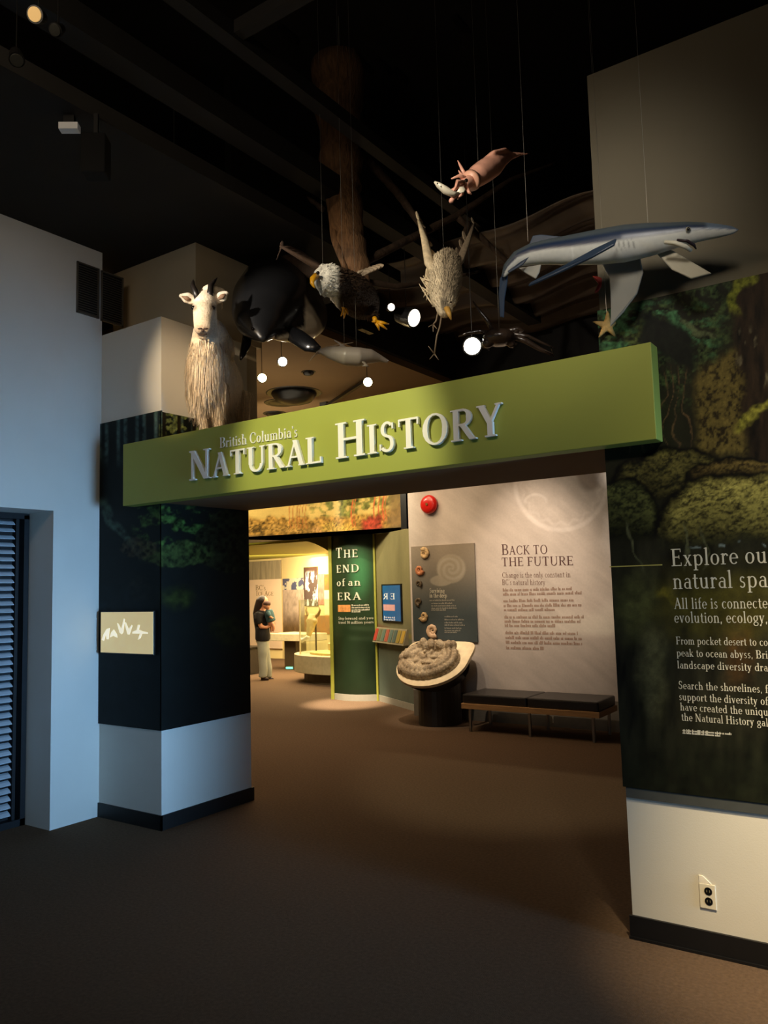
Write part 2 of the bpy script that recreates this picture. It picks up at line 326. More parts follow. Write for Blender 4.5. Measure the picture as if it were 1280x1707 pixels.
GL = {
'A': (.78, "ln(.1,0,.4,1,.06);ln(.38,1,.66,0,.14);hb(.2,.56,.35);sf(.1,0,.1);sf(.66,0,.13)"),
'B': (.72, "st(.17);hb(.17,.42,.972);hb(.17,.45,.52);hb(.17,.45,.028);arc(.4,.755,.24,.245,-90,90);arc(.42,.26,.27,.26,-90,90)"),
'C': (.8, "arc(.45,.5,.4,.52,48,312);st(.71,.7,.93,.045,'');st(.71,.1,.24,.04,'')"),
'D': (.86, "st(.17);hb(.17,.45,.972);hb(.17,.45,.028);arc(.42,.5,.38,.5,-90,90)"),
'E': (.68, "st(.17);hb(.17,.6,.972);hb(.17,.5,.52);hb(.17,.62,.028);st(.59,.8,1,.04,'');st(.61,0,.2,.04,'');st(.5,.42,.62,.04,'')"),
'F': (.64, "st(.17);hb(.17,.6,.972);hb(.17,.5,.52);st(.59,.8,1,.04,'');st(.5,.42,.62,.04,'')"),
'G': (.84, "arc(.45,.5,.4,.52,48,300);st(.7,.1,.45,.13,'t');st(.7,.72,.93,.045,'')"),
'H': (.88, "st(.17);st(.71);hb(.17,.71,.52)"),
'I': (.36, "st(.18)"),
'J': (.4, "st(.22,-.05,1,.13,'t');arc(.1,-.03,.19,.2,-90,0)"),
'K': (.78, "st(.17);ln(.24,.45,.62,1,.06);ln(.32,.55,.67,0,.14);sf(.62,1,.1,True);sf(.67,0,.1)"),
'L': (.64, "st(.17);hb(.17,.6,.028);st(.59,0,.22,.04,'')"),
'M': (1.0, "st(.14,0,1,.06);st(.84,0,1,.13);ln(.16,1,.48,0,.13);ln(.48,0,.82,1,.06)"),
'N': (.88, "st(.15,0,1,.06);st(.72,0,1,.06);ln(.15,1,.7,0,.15)"),
'O': (.88, "arc(.44,.5,.4,.52)"),
'P': (.68, "st(.17);hb(.17,.42,.972);hb(.17,.42,.46);arc(.4,.715,.26,.285,-90,90)"),
'Q': (.88, "arc(.44,.5,.4,.52);ln(.5,.05,.8,-.2,.12)"),
'R': (.76, "st(.17);hb(.17,.42,.972);hb(.17,.42,.5);arc(.4,.735,.25,.265,-90,90);ln(.36,.5,.66,0,.14);sf(.69,0,.08)"),
'S': (.6, "arc(.31,.75,.22,.27,35,270,.1,.07);arc(.29,.27,.25,.29,-145,90,.1,.07);st(.5,.75,.95,.04,'');st(.07,.05,.27,.04,'')"),
'T': (.76, "st(.38);hb(.06,.7,.972);st(.07,.76,1,.04,'');st(.69,.76,1,.04,'')"),
'U': (.84, "st(.17,.3,1,.13,'t');st(.69,.3,1,.06,'t');arc(.415,.3,.305,.32,180,360,.1,.07)"),
'V': (.78, "ln(.38,0,.12,1,.14);ln(.38,0,.66,1,.06);sf(.12,1,.12,True);sf(.66,1,.1,True)"),
'W': (1.1, "ln(.34,0,.12,1,.13);ln(.34,0,.56,1,.06);ln(.78,0,.56,1,.13);ln(.78,0,1.0,1,.06);sf(.12,1,.12,True);sf(1.0,1,.1,True)"),
'Y': (.76, "st(.38,0,.45,.13,'b');ln(.38,.42,.12,1,.14);ln(.38,.42,.64,1,.06);sf(.12,1,.12,True);sf(.64,1,.1,True)"),
'a': (.52, "arc(.24,.2,.2,.2,60,300,.1,.05);st(.4,0,.42,.11,'');arc(.27,.42,.185,.2,0,150,.09,.05);sf(.45,0,.07)"),
'b': (.6, "st(.14,0,1,.11,'l');arc(.32,.31,.25,.32,-130,130,.12,.05)"),
'c': (.5, "arc(.29,.31,.25,.32,50,310,.12,.05)"),
'd': (.6, "st(.46,0,1,.11,'l');arc(.28,.31,.25,.32,50,310,.12,.05);sf(.5,0,.08)"),
'e': (.52, "arc(.28,.31,.25,.32,0,315,.12,.05);hb(.07,.52,.33,.045)"),
'f': (.36, "st(.17,0,.8,.11,'b');arc(.3,.78,.18,.22,60,180,.1,.06);hb(.03,.34,.59,.05)"),
'g': (.54, "arc(.26,.38,.22,.24,0,360,.11,.05);arc(.27,-.08,.25,.18,0,360,.08,.05);hb(.36,.52,.59,.05);hb(.12,.3,.1,.06)"),
'h': (.62, "st(.14,0,1,.11,'lb');st(.47,0,.4,.11,'b');arc(.31,.4,.215,.22,0,150,.1,.06)"),
'i': (.3, "st(.15,0,.62,.11,'lb');arc(.14,.83,.07,.08,0,360,.07,.07)"),
'j': (.3, "st(.17,-.12,.62,.11,'l');arc(.06,-.1,.165,.16,-90,0,.09,.05);arc(.16,.83,.07,.08,0,360,.07,.07)"),
'k': (.58, "st(.14,0,1,.11,'lb');ln(.18,.25,.45,.6,.05);ln(.25,.36,.5,0,.12);sf(.45,.62,.09,True);sf(.5,0,.09)"),
'l': (.3, "st(.15,0,1,.11,'lb')"),
'm': (.92, "st(.14,0,.62,.11,'lb');st(.46,0,.42,.11,'b');st(.78,0,.42,.11,'b');arc(.31,.42,.205,.21,0,150,.1,.06);arc(.63,.42,.205,.21,0,150,.1,.06)"),
'n': (.62, "st(.14,0,.62,.11,'lb');st(.47,0,.4,.11,'b');arc(.31,.4,.215,.22,0,150,.1,.06)"),
'o': (.56, "arc(.28,.31,.25,.32,0,360,.12,.05)"),
'p': (.6, "st(.14,-.28,.62,.11,'lb');arc(.32,.31,.25,.32,-130,130,.12,.05)"),
'q': (.6, "st(.46,-.28,.62,.11,'b');arc(.28,.31,.25,.32,50,310,.12,.05)"),
'r': (.42, "st(.14,0,.62,.11,'lb');arc(.3,.42,.15,.2,20,150,.1,.07)"),
's': (.42, "arc(.22,.46,.15,.17,30,270,.08,.06);arc(.2,.17,.17,.18,-150,90,.08,.06)"),
't': (.36, "st(.17,.08,.82,.11,'');arc(.27,.13,.155,.15,180,320,.1,.05);hb(.03,.34,.59,.05)"),
'u': (.62, "st(.14,.2,.62,.11,'l');st(.46,0,.62,.11,'l');arc(.29,.22,.2,.23,180,330,.1,.06);sf(.5,0,.07)"),
'v': (.54, "ln(.27,0,.1,.62,.12);ln(.27,0,.44,.62,.05);sf(.1,.62,.1,True);sf(.44,.62,.08,True)"),
'w': (.8, "ln(.25,0,.1,.62,.11);ln(.25,0,.4,.62,.05);ln(.55,0,.4,.62,.11);ln(.55,0,.7,.62,.05);sf(.1,.62,.1,True);sf(.7,.62,.08,True)"),
'x': (.54, "ln(.42,0,.12,.62,.12);ln(.12,0,.42,.62,.05);sf(.12,.62,.09,True);sf(.42,.62,.08,True);sf(.12,0,.08);sf(.42,0,.09)"),
'y': (.54, "ln(.27,0,.1,.62,.12);ln(.14,-.28,.44,.62,.05);sf(.1,.62,.1,True);sf(.44,.62,.08,True);arc(.12,-.2,.07,.08,0,360,.07,.07)"),
"'": (.2, "q((.06,1),(.16,1),(.12,.75),(.08,.75))"),
',': (.24, "q((.06,.1),(.17,.1),(.12,-.14),(.06,-.12))"),
'.': (.24, "arc(.12,.06,.07,.07,0,360,.07,.07)"),
'5': (.55, "hb(.14,.46,.95,.09);st(.14,.5,.95,.05,'');arc(.26,.3,.23,.31,-140,120,.11,.06)"),
'7': (.5, "hb(.06,.46,.95,.09);ln(.2,0,.44,.95,.1)"),
'0': (.56, "arc(.28,.47,.24,.49)"),
'6': (.55, "arc(.28,.3,.23,.31);arc(.42,.5,.37,.48,110,180,.11,.06)"),
'?': (.45, "arc(.2,.75,.18,.24,-60,160,.1,.06);st(.22,.3,.52,.08,'');arc(.22,.07,.07,.07,0,360,.07,.07)"),
}
_GC = {}; WEIGHT = [1.0]
def glyph(ch):
    if (ch, WEIGHT[0]) not in _GC: _GC[(ch, WEIGHT[0])] = (GL[ch][0], _stroke(GL[ch][1], WEIGHT[0]))
    return _GC[(ch, WEIGHT[0])]
def layout(runs, track=0.04):
    """runs = [(text, size)...] -> list of (char, x, size), total width"""
    x = 0; out = []
    for s, k in runs:
        for ch in s:
            if ch == ' ': x += 0.32*k; continue
            out.append((ch, x, k)); x += (glyph(ch)[0]+track)*k
    return out, x - track*runs[-1][1]
def letters(runs, p0, p1, up, size, nrm, depth, track=0.04, sep=False, shear=0.0, bold=0.0):
    """text from p0 to p1 along the baseline; size = cap height; nrm = towards the reader; returns MB or list of MBs"""
    p0, p1 = Vector(p0), Vector(p1); up = Vector(up).normalized(); nrm = Vector(nrm).normalized()
    lay, wd = layout(runs, track); u = (p1-p0)/wd
    res = []; mb = MB()
    for ch, x, k in lay:
        cur = MB() if sep else mb
        for gi, pl in enumerate(glyph(ch)[1]):
            pts = [p0 + u*(x + a*k + shear*b*k) + up*(b*k*size) for a, b in pl]
            ar = sum((pl[i][0]*pl[(i+1)%len(pl)][1]-pl[(i+1)%len(pl)][0]*pl[i][1]) for i in range(len(pl)))
            if ar < 0: pts = pts[::-1]
            if depth > 0: cur.prism(pts, nrm*(depth+gi*0.00012))
            else: cur.add([p + nrm*(0.0012+gi*0.00006) for p in pts], [tuple(range(len(pts)))])
        if sep: res.append((ch, cur))
    return res if sep else mb
def greek(p0, p1, up, size, nrm, seed=1, gap=0.25):
    """unreadably small print: a row of little strokes grouped as words"""
    r = random.Random(seed); p0, p1 = Vector(p0), Vector(p1); up = Vector(up).normalized(); nrm = Vector(nrm).normalized()
    L = (p1-p0).length; u = (p1-p0)/L; mb = MB(); x = 0
    while x < L:
        for _ in range(r.randint(2, 8)):
            wd = size*r.uniform(.25, .5); h = size*r.choice([.55, .55, .6, .9])
            if x+wd > L: break
            a = p0+u*x+nrm*.0015; mb.add([a, a+u*wd*.72, a+u*wd*.72+up*h, a+up*h], [(0,1,2,3)]); x += wd
        x += size*gap*1.3
        if x+size*.5 > L: break
    return mb

# ================================================================== STRUCTURE
YA = 3.92; XL = -5.44; XP = -4.71; XR = -1.31; YB = 4.84
m_wall = mat('painted_wall', (206, 204, 196), 0.7, var=0.03, scale=3, bump=0.05, bscale=180)
m_wallw = mat('painted_wall_warm', (214, 206, 188), 0.7, var=0.03, scale=3, bump=0.05, bscale=180)
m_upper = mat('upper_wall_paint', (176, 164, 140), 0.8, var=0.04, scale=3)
m_black = mat('black_ceiling_paint', (20, 18, 16), 0.9, var=0.3, scale=4)
m_char = mat('charcoal_ceiling_paint', (34, 32, 29), 0.9, var=0.15, scale=4)
m_base = mat('black_rubber_baseboard', (16, 15, 15), 0.5, var=0.2)
m_soffit = mat('brown_soffit_paint', (136, 112, 82), 0.85, var=0.06, scale=3)
m_brownc = mat('gallery_ceiling_paint', (120, 94, 60), 0.85, var=0.06, scale=2)
m_green = mat('sign_green_paint', (158, 164, 72), 0.5, var=0.03, scale=2, spec=0.3)
m_lime = mat('lime_green_paint', (150, 148, 44), 0.6, var=0.04, scale=2)
m_cream = mat('cream_wall_paint', (236, 214, 150), 0.7, var=0.04, scale=2)
m_trim = mat('lime_edge_trim', (150, 150, 60), 0.5, var=0.08)
m_grey = mat('grey_plinth_laminate', (150, 146, 132), 0.6, var=0.05)
m_metal = mat('brushed_steel', (150, 146, 138), 0.3, 0.9, var=0.08)
m_bmetal = mat('black_metal', (18, 18, 18), 0.35, 0.3, var=0.2)
m_wire = mat('steel_wire', (170, 168, 160), 0.3, 0.8, var=0.05)

# carpet
def carpet():
    m = mat('brown_carpet', (104, 84, 66), 0.95, var=0.22, scale=55, bump=0.7, bscale=320, spec=0.1)
    mb = MB(); mb.box((-18, -7, -0.06), (6.5, 19, 0)); return mb.build('floor', m, kind='structure')
carpet()

mb = MB()                                             # left wall with the tall shuttered opening
mb.box((XL-0.38, 3.505, 0), (XL, YA, 4.51)); mb.box((XL-0.38, -6.5, 2.345), (XL, 3.505, 4.51)); mb.box((XL-0.38, -6.5, 0), (XL, 1.2, 2.345))
mb.build('wall_left', m_wall, kind='structure')
mb = MB()                                             # boxed-out pier, its high block set back
mb.box((XL, YA, 0), (XP, YB, 3.81)); mb.build('wall_pier', m_wall, kind='structure')
MB().box((XL-0.3, 4.25, 3.81), (-4.69, 5.0, 4.51)).build('wall_upper_block', m_upper, kind='structure')
MB().box((XP-0.6, YB, 2.8), (XP, 4.96, 4.51)).build('wall_pier_return', m_upper, kind='structure')
MB().box((XR, YA, 0), (1.6, 4.8, 3.06)).build('wall_right', m_wallw, kind='structure')
MB().box((XR, YA, 3.061), (1.6, 4.8, 4.37)).build('wall_right_upper', mat('dimmed_upper_wall', (108, 100, 82), .85, var=.03, scale=3), kind='structure')  # same wall as below; darker colour stands in for dimmer light up here
MB().box((XP, YA, 2.372), (XR, 4.8, 2.83)).build('wall_lintel', m_soffit, kind='structure')
# baseboards
mb = MB(); mb.box((XP, YA-0.012, 0), (XP+0.012, YB+0.02, 0.105)); mb.box((XL, YA-0.012, 0), (XP+0.012, YA, 0.105))
mb.build('baseboard_pier', m_base, kind='structure')
mb = MB(); mb.box((XR-0.012, YA-0.014, 0.0), (1.6, YA, 0.105)); mb.box((XR-0.014, YA-0.024, 0), (1.6, YA-0.014, 0.012))
mb.build('baseboard_right', m_base, kind='structure')
# ceilings: low charcoal soffit at the left, high black void elsewhere
MB().box((-5.8, -6.5, 4.51), (-3.86, 6.0, 4.62)).build('ceiling_soffit', m_char, kind='structure')
MB().box((-18, -6.5, 6.4), (6.5, 19, 6.5)).build('ceiling', m_black, kind='structure')
MB().box((-18, -6.7, 0), (6.6, -6.5, 6.4)).build('wall_back', m_black, kind='structure')
# gallery ceiling beyond the portal and the black fascia where it stops
MB().box((-12.0, 4.9, 4.3), (-4.98, 9.6, 4.38)).build('ceiling_gallery', m_brownc, kind='structure')
MB().box((-5.02, 4.9, 4.385), (-4.94, 8.62, 6.4)).build('trim_fascia', m_black, kind='structure')
MB().box((-4.98, 9.02, 3.4), (2.0, 9.12, 6.4)).build('wall_gallery_black', m_black, kind='structure')
MB().box((-12.0, 5.2, 0), (-11.9, 10.0, 4.3)).build('wall_gallery_side', m_cream, kind='structure')

# shuttered window: dark frame, blind of slats
m_slat = mat('blind_slat', (176, 184, 192), 0.5, var=0.05)
m_frame = mat('dark_window_frame', (16, 18, 22), 0.4, var=0.2)
mb = MB(); mb.box((XL-0.40, 1.2, 0), (XL-0.382, 3.505, 2.345)); win = mb.build('window_1', m_frame, kind='structure')
mb = MB(); mb.box((XL-0.38, 3.405, 0.0), (XL-0.33, 3.43, 2.33)); mb.box((XL-0.38, 3.46, 0.0), (XL-0.31, 3.5, 2.33))
mb.box((XL-0.38, 1.2, 2.30), (XL-0.31, 3.5, 2.345)); mb.box((XL-0.38, 1.2, 0.0), (XL-0.31, 3.5, 0.05))
mb.build('window_frame', m_frame, win)
sl = MB(); sl.prism([(XL-0.365, 1.22, 0.0), (XL-0.318, 1.22, -0.028), (XL-0.316, 1.22, -0.023), (XL-0.340, 1.22, -0.004), (XL-0.363, 1.22, 0.005)], (0, 2.17, 0))
sme = sl.mesh('slat')
for k in range(40):
    o = link('slat', sme, m_slat, win); o.location = (0, 0, 2.28 - k*0.0555)

# ceiling grid: ducts and rails
m_rail = mat('brown_painted_rail', (17, 15, 13), 0.7, var=0.15)
def rail(name, a, b, wd, h, m, label):
    a, b = Vector(a), Vector(b); mb = MB(); t = (b-a); up = Vector((0,0,1)); s = t.cross(up).normalized()
    mb.obox((a+b)/2, t/2, s*wd/2, up*h/2)
    o = mb.build(name, m, label=label, cat='beam'); return o
rail('ceiling_beam', (-3.62, -1.5, 4.80), (-3.62, 8.5, 4.80), 0.16, 0.16, m_rail, 'long dark square ceiling beam running away beside the charcoal soffit')
rail('ceiling_beam', (-3.20, -1.5, 5.0), (-3.20, 8.5, 5.0), 0.1, 0.1, m_rail, 'thinner dark ceiling beam running parallel, further from the left wall')
rail('ceiling_beam', (-3.15, 3.2, 5.02), (1.8, 3.2, 5.02), 0.08, 0.08, m_rail, 'dark cross beam that meets the long ceiling beams from the right')

# black drape folds hung under the high ceiling behind the right wall
def drape():
    nx, ny = 60, 70; vs = []; fs = []
    for j in range(ny+1):
        for i in range(nx+1):
            x = -4.9 + 5.6*i/nx; y = 6.3 + 2.65*j/ny
            z = 4.95 + 0.05*math.sin(y*11 + 0.6*math.sin(x*1.7)) + 0.03*math.sin(y*23 + x*1.3) - 0.10*math.sin(math.pi*i/nx*2.0)**2 + 0.03*math.sin(x*5+y*2)
            vs.append((x, y, z))
    for j in range(ny):
        for i in range(nx): fs.append((j*(nx+1)+i, j*(nx+1)+i+1, (j+1)*(nx+1)+i+1, (j+1)*(nx+1)+i))
    m = mat('black_drape_cloth', (66, 54, 42), 0.5, var=0.25, scale=6, spec=0.5)
    mb = MB(); mb.v = vs; mb.f = fs
    o = mb.build('ceiling_drape', m, smooth=True, label='brown-black cloth drape in long folds slung below the high ceiling', cat='drape')
    md = o.modifiers.new('thick', 'SOLIDIFY'); md.thickness = 0.01
drape()

# ================================================================== MURALS
def noisecol(px, py, base, amp, sc, o=4):
    n = fbm(px/sc, py/sc, o)[:, None]
    return base * (1 + amp*(n*2-1))
def mural_right(px, py):
    c = np.tile(L3((30, 30, 17)), (len(px), 1)) * (0.6 + 0.9*fbm(px/28, py/22)[:, None])
    def mix(mask, col, amp=0.9, sc=9, tex=None):
        nonlocal c
        n = fbm(px/sc+5, py/sc+9, 4)
        if tex is not None: n = tex
        k = col * np.clip(1 + amp*(n[:, None]*2-1)*1.6, 0.06, 3)
        c = c*(1-mask[:, None]) + k*mask[:, None]
    wx = px + 26*(fbm(px/40, py/40)-.5); wy = py + 26*(fbm(px/40+9, py/40+3)-.5)
    # distant green canopy
    f = fbm(px/14, py/12)
    mix(ss(.42, .62, f)*ss(700, 620, wy)*ss(1250, 1190, wx), L3((52, 66, 34)), 1.5, 5)
    mix(ss(.46, .6, fbm(px/22+4, py/9+7))*ss(495, 520, wy)*ss(610, 570, wy)*ss(1225, 1160, wx), L3((58, 98, 62)), 1.1, 6)
    mix(ss(40, 10, np.hypot((wx-1085)/1.1, wy-560))*.7, L3((96, 104, 44)), 1.2, 5)
    # thin stems, brown and pale
    st = np.abs(((wx*0.06+vn(px/30, py/60)*1.3) % 1)-.5)
    mix(ss(.1, .03, st)*ss(600, 640, wy)*ss(760, 720, wy)*ss(1180, 1150, wx)*.7, L3((96, 74, 48)), .8, 6)
    # black diagonal log from the sign's corner
    d = (wy-545) - (wx-1060)*0.42
    mix(ss(38, 24, np.abs(d))*ss(1050, 1075, wx)*ss(1175, 1150, wx), L3((14, 18, 10)), .6, 8)
    mix(ss(6, 2, np.abs(d+40))*ss(1130, 1150, wx)*ss(1210, 1190, wx)*.8, L3((90, 100, 66)), .5, 5)
    # mossy trunk
    tr = ss(1155, 1175, wx+0.06*(wy-600))*ss(1262, 1236, wx)*ss(588, 612, wy+.3*(wx-1200)); tr *= ss(765, 745, wy)
    ridge = .5*fbm((px+py*.12)/9, py/15)+.5*fbm(px/4, py/4.5)
    mix(tr, L3((92, 80, 38)), .9, 8, ridge)
    mix(tr*ss(.50, .38, ridge), L3((38, 30, 12)), .5, 5)
    # brown tree at the right margin
    bt = ss(1218, 1238, wx-0.10*(wy-560))*ss(1400, 1360, wx)*ss(790, 750, wy)
    mix(bt, L3((38, 27, 17)), 1.0, 7, fbm(px/9, py/40))
    mix(bt*ss(.58, .7, fbm(px/9+3, py/30+8))*ss(540, 570, wy)*ss(650, 620, wy)*.8, L3((112, 104, 80)), .6, 5)
    ra = np.hypot(wx-1266, wy-500); mix(ss(12, 6, np.abs(ra-44))*ss(1268, 1255, wx)*ss(530, 505, wy), L3((112, 116, 36)), .8, 5)
    mix(ss(13, 4, np.abs(wy-722+ (wx-1225)*0.85))*ss(1222, 1240, wx)*ss(1330, 1290, wx), L3((132, 128, 48)), .8, 6)
    # moss mounds, leafy
    def mound(cx, cy, rx, ry, col, dark, low):
        r = np.hypot((wx-cx)/rx, (wy-cy)/ry); m_ = ss(1.06, .97, r)*ss(low+12, low-8, wy)
        leaf = np.abs(np.sin(py/4.2 + 7*fbm(px/20, py/16) + px/13))
        tx = .5*fbm(px/3.4, py/2.2)+.38*fbm(px/15, py/7)+.12*leaf
        lit = np.clip((cy-wy)/ry*1.0+.48, .08, 1.5)*(.55+.9*fbm(px/34+2, py/22+5))*ss(1.05, .86, r+.12*fbm(px/9, py/9))
        k = (dark*(1-ss(.30, .72, tx)[:, None]) + 1.25*col*ss(.30, .72, tx)[:, None])*lit[:, None]
        nonlocal c
        c = c*(1-m_[:, None]) + k*m_[:, None]
    mound(1120, 815, 105, 72, L3((96, 90, 44)), L3((26, 26, 12)), 830)
    mound(1232, 800, 90, 40, L3((104, 88, 44)), L3((34, 26, 12)), 820)
    mound(1450, 850, 130, 90, L3((120, 112, 56)), L3((40, 36, 16)), 900)
    mound(1640, 870, 120, 70, L3((96, 90, 44)), L3((34, 30, 14)), 900)
    mound(1035, 868, 66, 68, L3((82, 86, 44)), L3((22, 26, 12)), 900)
    mound(1240, 882, 146, 98, L3((142, 134, 68)), L3((44, 40, 18)), 900)
    mix(ss(880, 905, wy)*ss(1092, 1112, wx)*ss(935, 915, wy)*.5, L3((40, 42, 20)), 1.2, 5)
    # water below: streaked reflections
    wt = ss(880, 930, wy - 18*ss(1090, 1030, wx)); k = fbm(px/16, py/70)
    mix(wt*.92, L3((31, 30, 19)), .9, 6, k)
    g = ss(100, 0, np.hypot((wx-1200)/2.0, (wy-1010)))
    mix(wt*g*.75, L3((78, 72, 22)), .6, 20)
    mix(ss(46, 4, np.hypot((wx-1060)/1.1, (wy-1005)*.55))*.8, L3((70, 72, 38)), .6, 14)
    mix(ss(30, 4, np.abs(wx-1083-8*vn(px/30, py/60)))*ss(1030, 1080, wy)*ss(1240, 1120, wy)*.55, L3((92, 90, 58)), .5, 12)
    mix(ss(40, 4, np.abs(wx-1218-18*vn(px/30, py/60)))*ss(1000, 1080, wy)*ss(1160, 1110, wy)*.5, L3((84, 58, 26)), .5, 12)
    a = np.abs((wy-985) - np.abs(wx-1105)*.55)*1.0
    mix(ss(12, 2, a)*ss(1150, 1130, wx)*ss(1082, 1100, wx)*.7, L3((96, 88, 26)), .5, 8)
    mix(ss(2.4, .8, np.abs(wy-907-4*vn(px/9, py/9)))*ss(.5, .6, vn(px/14, py*0+3))*ss(1140, 1155, wx)*.8, L3((120, 134, 130)), .3, 5)
    for sx in (1058, 1135, 1166):
        mix(ss(2.6, 1, np.abs(wx-sx-10*np.sin(py/26+sx)))*ss(868, 884, wy)*ss(960, 930, wy)*.7, L3((84, 86, 58)), .5, 6)
    mix(ss(1180, 1290, wy)*.7, L3((18, 22, 11)), .6, 20)
    return np.clip(c, 0, 1)
def mural_left(px, py):
    c = np.tile(L3((16, 20, 17)), (len(px), 1)) * (0.6 + .8*fbm(px/24, py/30)[:, None])
    def mix(mask, col, amp=0.9, sc=9):
        nonlocal c
        n = fbm(px/sc+5, py/sc+9, 4); k = col*np.clip(1+amp*(n[:, None]*2-1)*1.6, .05, 3)
        c = c*(1-mask[:, None]) + k*mask[:, None]
    wx = px + 22*(fbm(px/30, py/30)-.5); wy = py + 22*(fbm(px/30+9, py/30+3)-.5)
    top = ss(780, 740, wy)
    s1 = np.abs(((px*0.032) % 1)-.5); mix(ss(.34, .2, s1)*top, L3((66, 88, 84)), .7, 7)
    mix(ss(.16, .05, s1)*top, L3((16, 26, 28)), .5, 7)
    mix(top*ss(262, 275, px)*ss(.45, .6, fbm(px/7, py/6))*.9, L3((116, 128, 72)), 1.1, 5)
    s2 = np.abs(((px-286)*0.04 % 1)-.5); mix(top*ss(262, 270, px)*ss(.16, .1, s2), L3((30, 26, 16)), .5, 6)
    d = np.abs((wy-860)-(wx-185)*1.3); mix(ss(16, 4, d)*ss(165, 170, wx)*ss(940, 900, wy)*.8, L3((56, 74, 62)), .9, 9)
    mix(ss(.48, .62, fbm(px/20, py/14))*ss(830, 850, wy)*ss(945, 900, wy)*ss(215, 250, wx)*ss(370, 345, wx), L3((54, 80, 34)), 1.3, 6)
    mix(ss(1, .92, np.hypot((wx-380)/56, (wy-905)/56)), L3((26, 30, 15)), 1.3, 6)
    mix(ss(1, .8, np.hypot((wx-300)/62, (wy-925)/22))*.8, L3((52, 66, 30)), 1.2, 6)
    mix(ss(1, .8, np.hypot((wx-232)/30, (wy-912)/20))*.7, L3((58, 52, 32)), 1.2, 6)
    mix(ss(1, .3, np.hypot((wx-300)/40, (wy-995)/26))*.7, L3((44, 52, 16)), .8, 10)
    mix(ss(1, .3, np.hypot((wx-235)/26, (wy-985)/22))*.6, L3((40, 42, 30)), .8, 10)
    mix(ss(1, .3, np.hypot((wx-380)/40, (wy-1050)/30))*.6, L3((38, 42, 14)), .8, 10)
    mix(ss(960, 1010, wy)*ss(285, 225, wx)*.6, L3((14, 24, 28)), .8, 14)
    mix(ss(1050, 1160, wy)*.6, L3((8, 12, 12)), .6, 20)
    return np.clip(c, 0, 1)
def grid(name, o, u, v, nu, nv, m, fn, parent=None, thick=0.012, **kw):
    """printed sheet: a finely divided face whose print is painted per point, with solid edges behind it"""
    o, u, v = np.array(o, float), np.array(u, float), np.array(v, float)
    I, J = np.meshgrid(np.arange(nu+1)/nu, np.arange(nv+1)/nv)
    co = o + I.ravel()[:, None]*u + J.ravel()[:, None]*v
    idx = np.arange((nu+1)*(nv+1)).reshape(nv+1, nu+1)
    fs = np.stack([idx[:-1,:-1], idx[:-1,1:], idx[1:,1:], idx[1:,:-1]], -1).reshape(-1, 4)
    nr = np.cross(u, v); nr = nr/np.linalg.norm(nr); k = len(co)
    bk = np.array([o, o+u, o+u+v, o+v]) - nr*thick
    co2 = np.vstack([co, bk]); c0, c1, c2, c3 = int(idx[0,0]), int(idx[0,-1]), int(idx[-1,-1]), int(idx[-1,0])
    rim = [tuple(int(t) for t in idx[0, ::-1]) + (k, k+1), tuple(int(t) for t in idx[::-1, -1]) + (k+1, k+2),
           tuple(int(t) for t in idx[-1, :]) + (k+2, k+3), tuple(int(t) for t in idx[:, 0]) + (k+3, k)]
    me = bpy.data.meshes.new(name); me.from_pydata(co2.tolist(), [], fs.tolist() + rim + [(k+3, k+2, k+1, k)]); me.update()
    paint(me, fn)
    return link(name, me, m, parent, **kw)
m_mural = vmat('printed_mural_film', 0.55, 0.16, 0.12, 160)
# right mural: printed panel on the wall
XM1 = 0.9
grid('forest_mural', (XR-0.008, YA-0.016, 0.705), (XM1-XR, 0, 0), (0, 0, 3.085-0.705), 400, 430, m_mural,
     lambda co: mural_right(*projA(co)), label='large printed mural of mossy boulders and trees, right of the opening', cat='mural', thick=0.015)
bm_o = MB().box((XR+0.004, YA-0.011, 0.655), (XM1, YA-0.0005, 0.703)).build('trim_1', mat('grey_mural_rail', (66, 68, 64), .6), kind='structure')
mr = [o for o in C.objects if o.name == 'forest_mural'][0]
# left mural: front and opening side of the pier
ml = empty('pier_mural', (-4.9, 3.9, 0.705), 'dark printed forest mural wrapped round the left pier above its pale base', 'mural')
grid('mural_face', (XL+0.0, YA-0.012, 0.705), (XP-XL+0.012, 0, 0), (0, 0, 3.075-0.705), 120, 340, m_mural, lambda co: mural_left(*projA(co)), ml, label='front face with the light box')
grid('mural_face', (XP+0.013, YA-0.012, 0.705), (0, YB-YA, 0), (0, 0, 3.065-0.705), 120, 340, m_mural, lambda co: mural_left(*projA(co)), ml, label='side face along the opening')

# ================================================================== SIGN
YS = 3.80
sg = empty('entrance_sign', (-3.0, YS, 2.6), 'long green sign beam with raised white title lettering across the gallery entrance', 'sign')
MB().box((-5.005, YS, 2.365), (-1.03, YA-0.012, 2.838)).build('sign_board', m_green, sg, bevel=0.004)
m_let = mat('white_letter_acrylic', (242, 238, 228), 0.45, var=0.02)
NRM = Vector((0, -1, 0)); ZU = Vector((0, 0, 1))
def onY(px, py, y): return P(px, py, y=y)
def title(runs, pa, pb, size, depth, name='letter'):
    WEIGHT[0] = 1.22
    a = onY(*pa, YS-0.004); b = onY(*pb, YS-0.004)
    for ch, m_ in letters(runs, a, b, ZU, size, NRM, depth, 0.05, sep=True):
        m_.build(name, m_let, sg)
    WEIGHT[0] = 1.0
hN = onY(318, 752, YS).z - onY(322, 801, YS).z
title([('N', 1.0), ('ATURAL', .8)], (318, 802), (540, 771), hN*.98, 0.022)
title([('H', 1.0), ('ISTORY', .8)], (563, 766), (842, 725), (onY(580, 705, YS).z - onY(582, 764, YS).z), 0.022)
a, b = onY(367, 747, YS-.001), onY(497, 728, YS-.001)
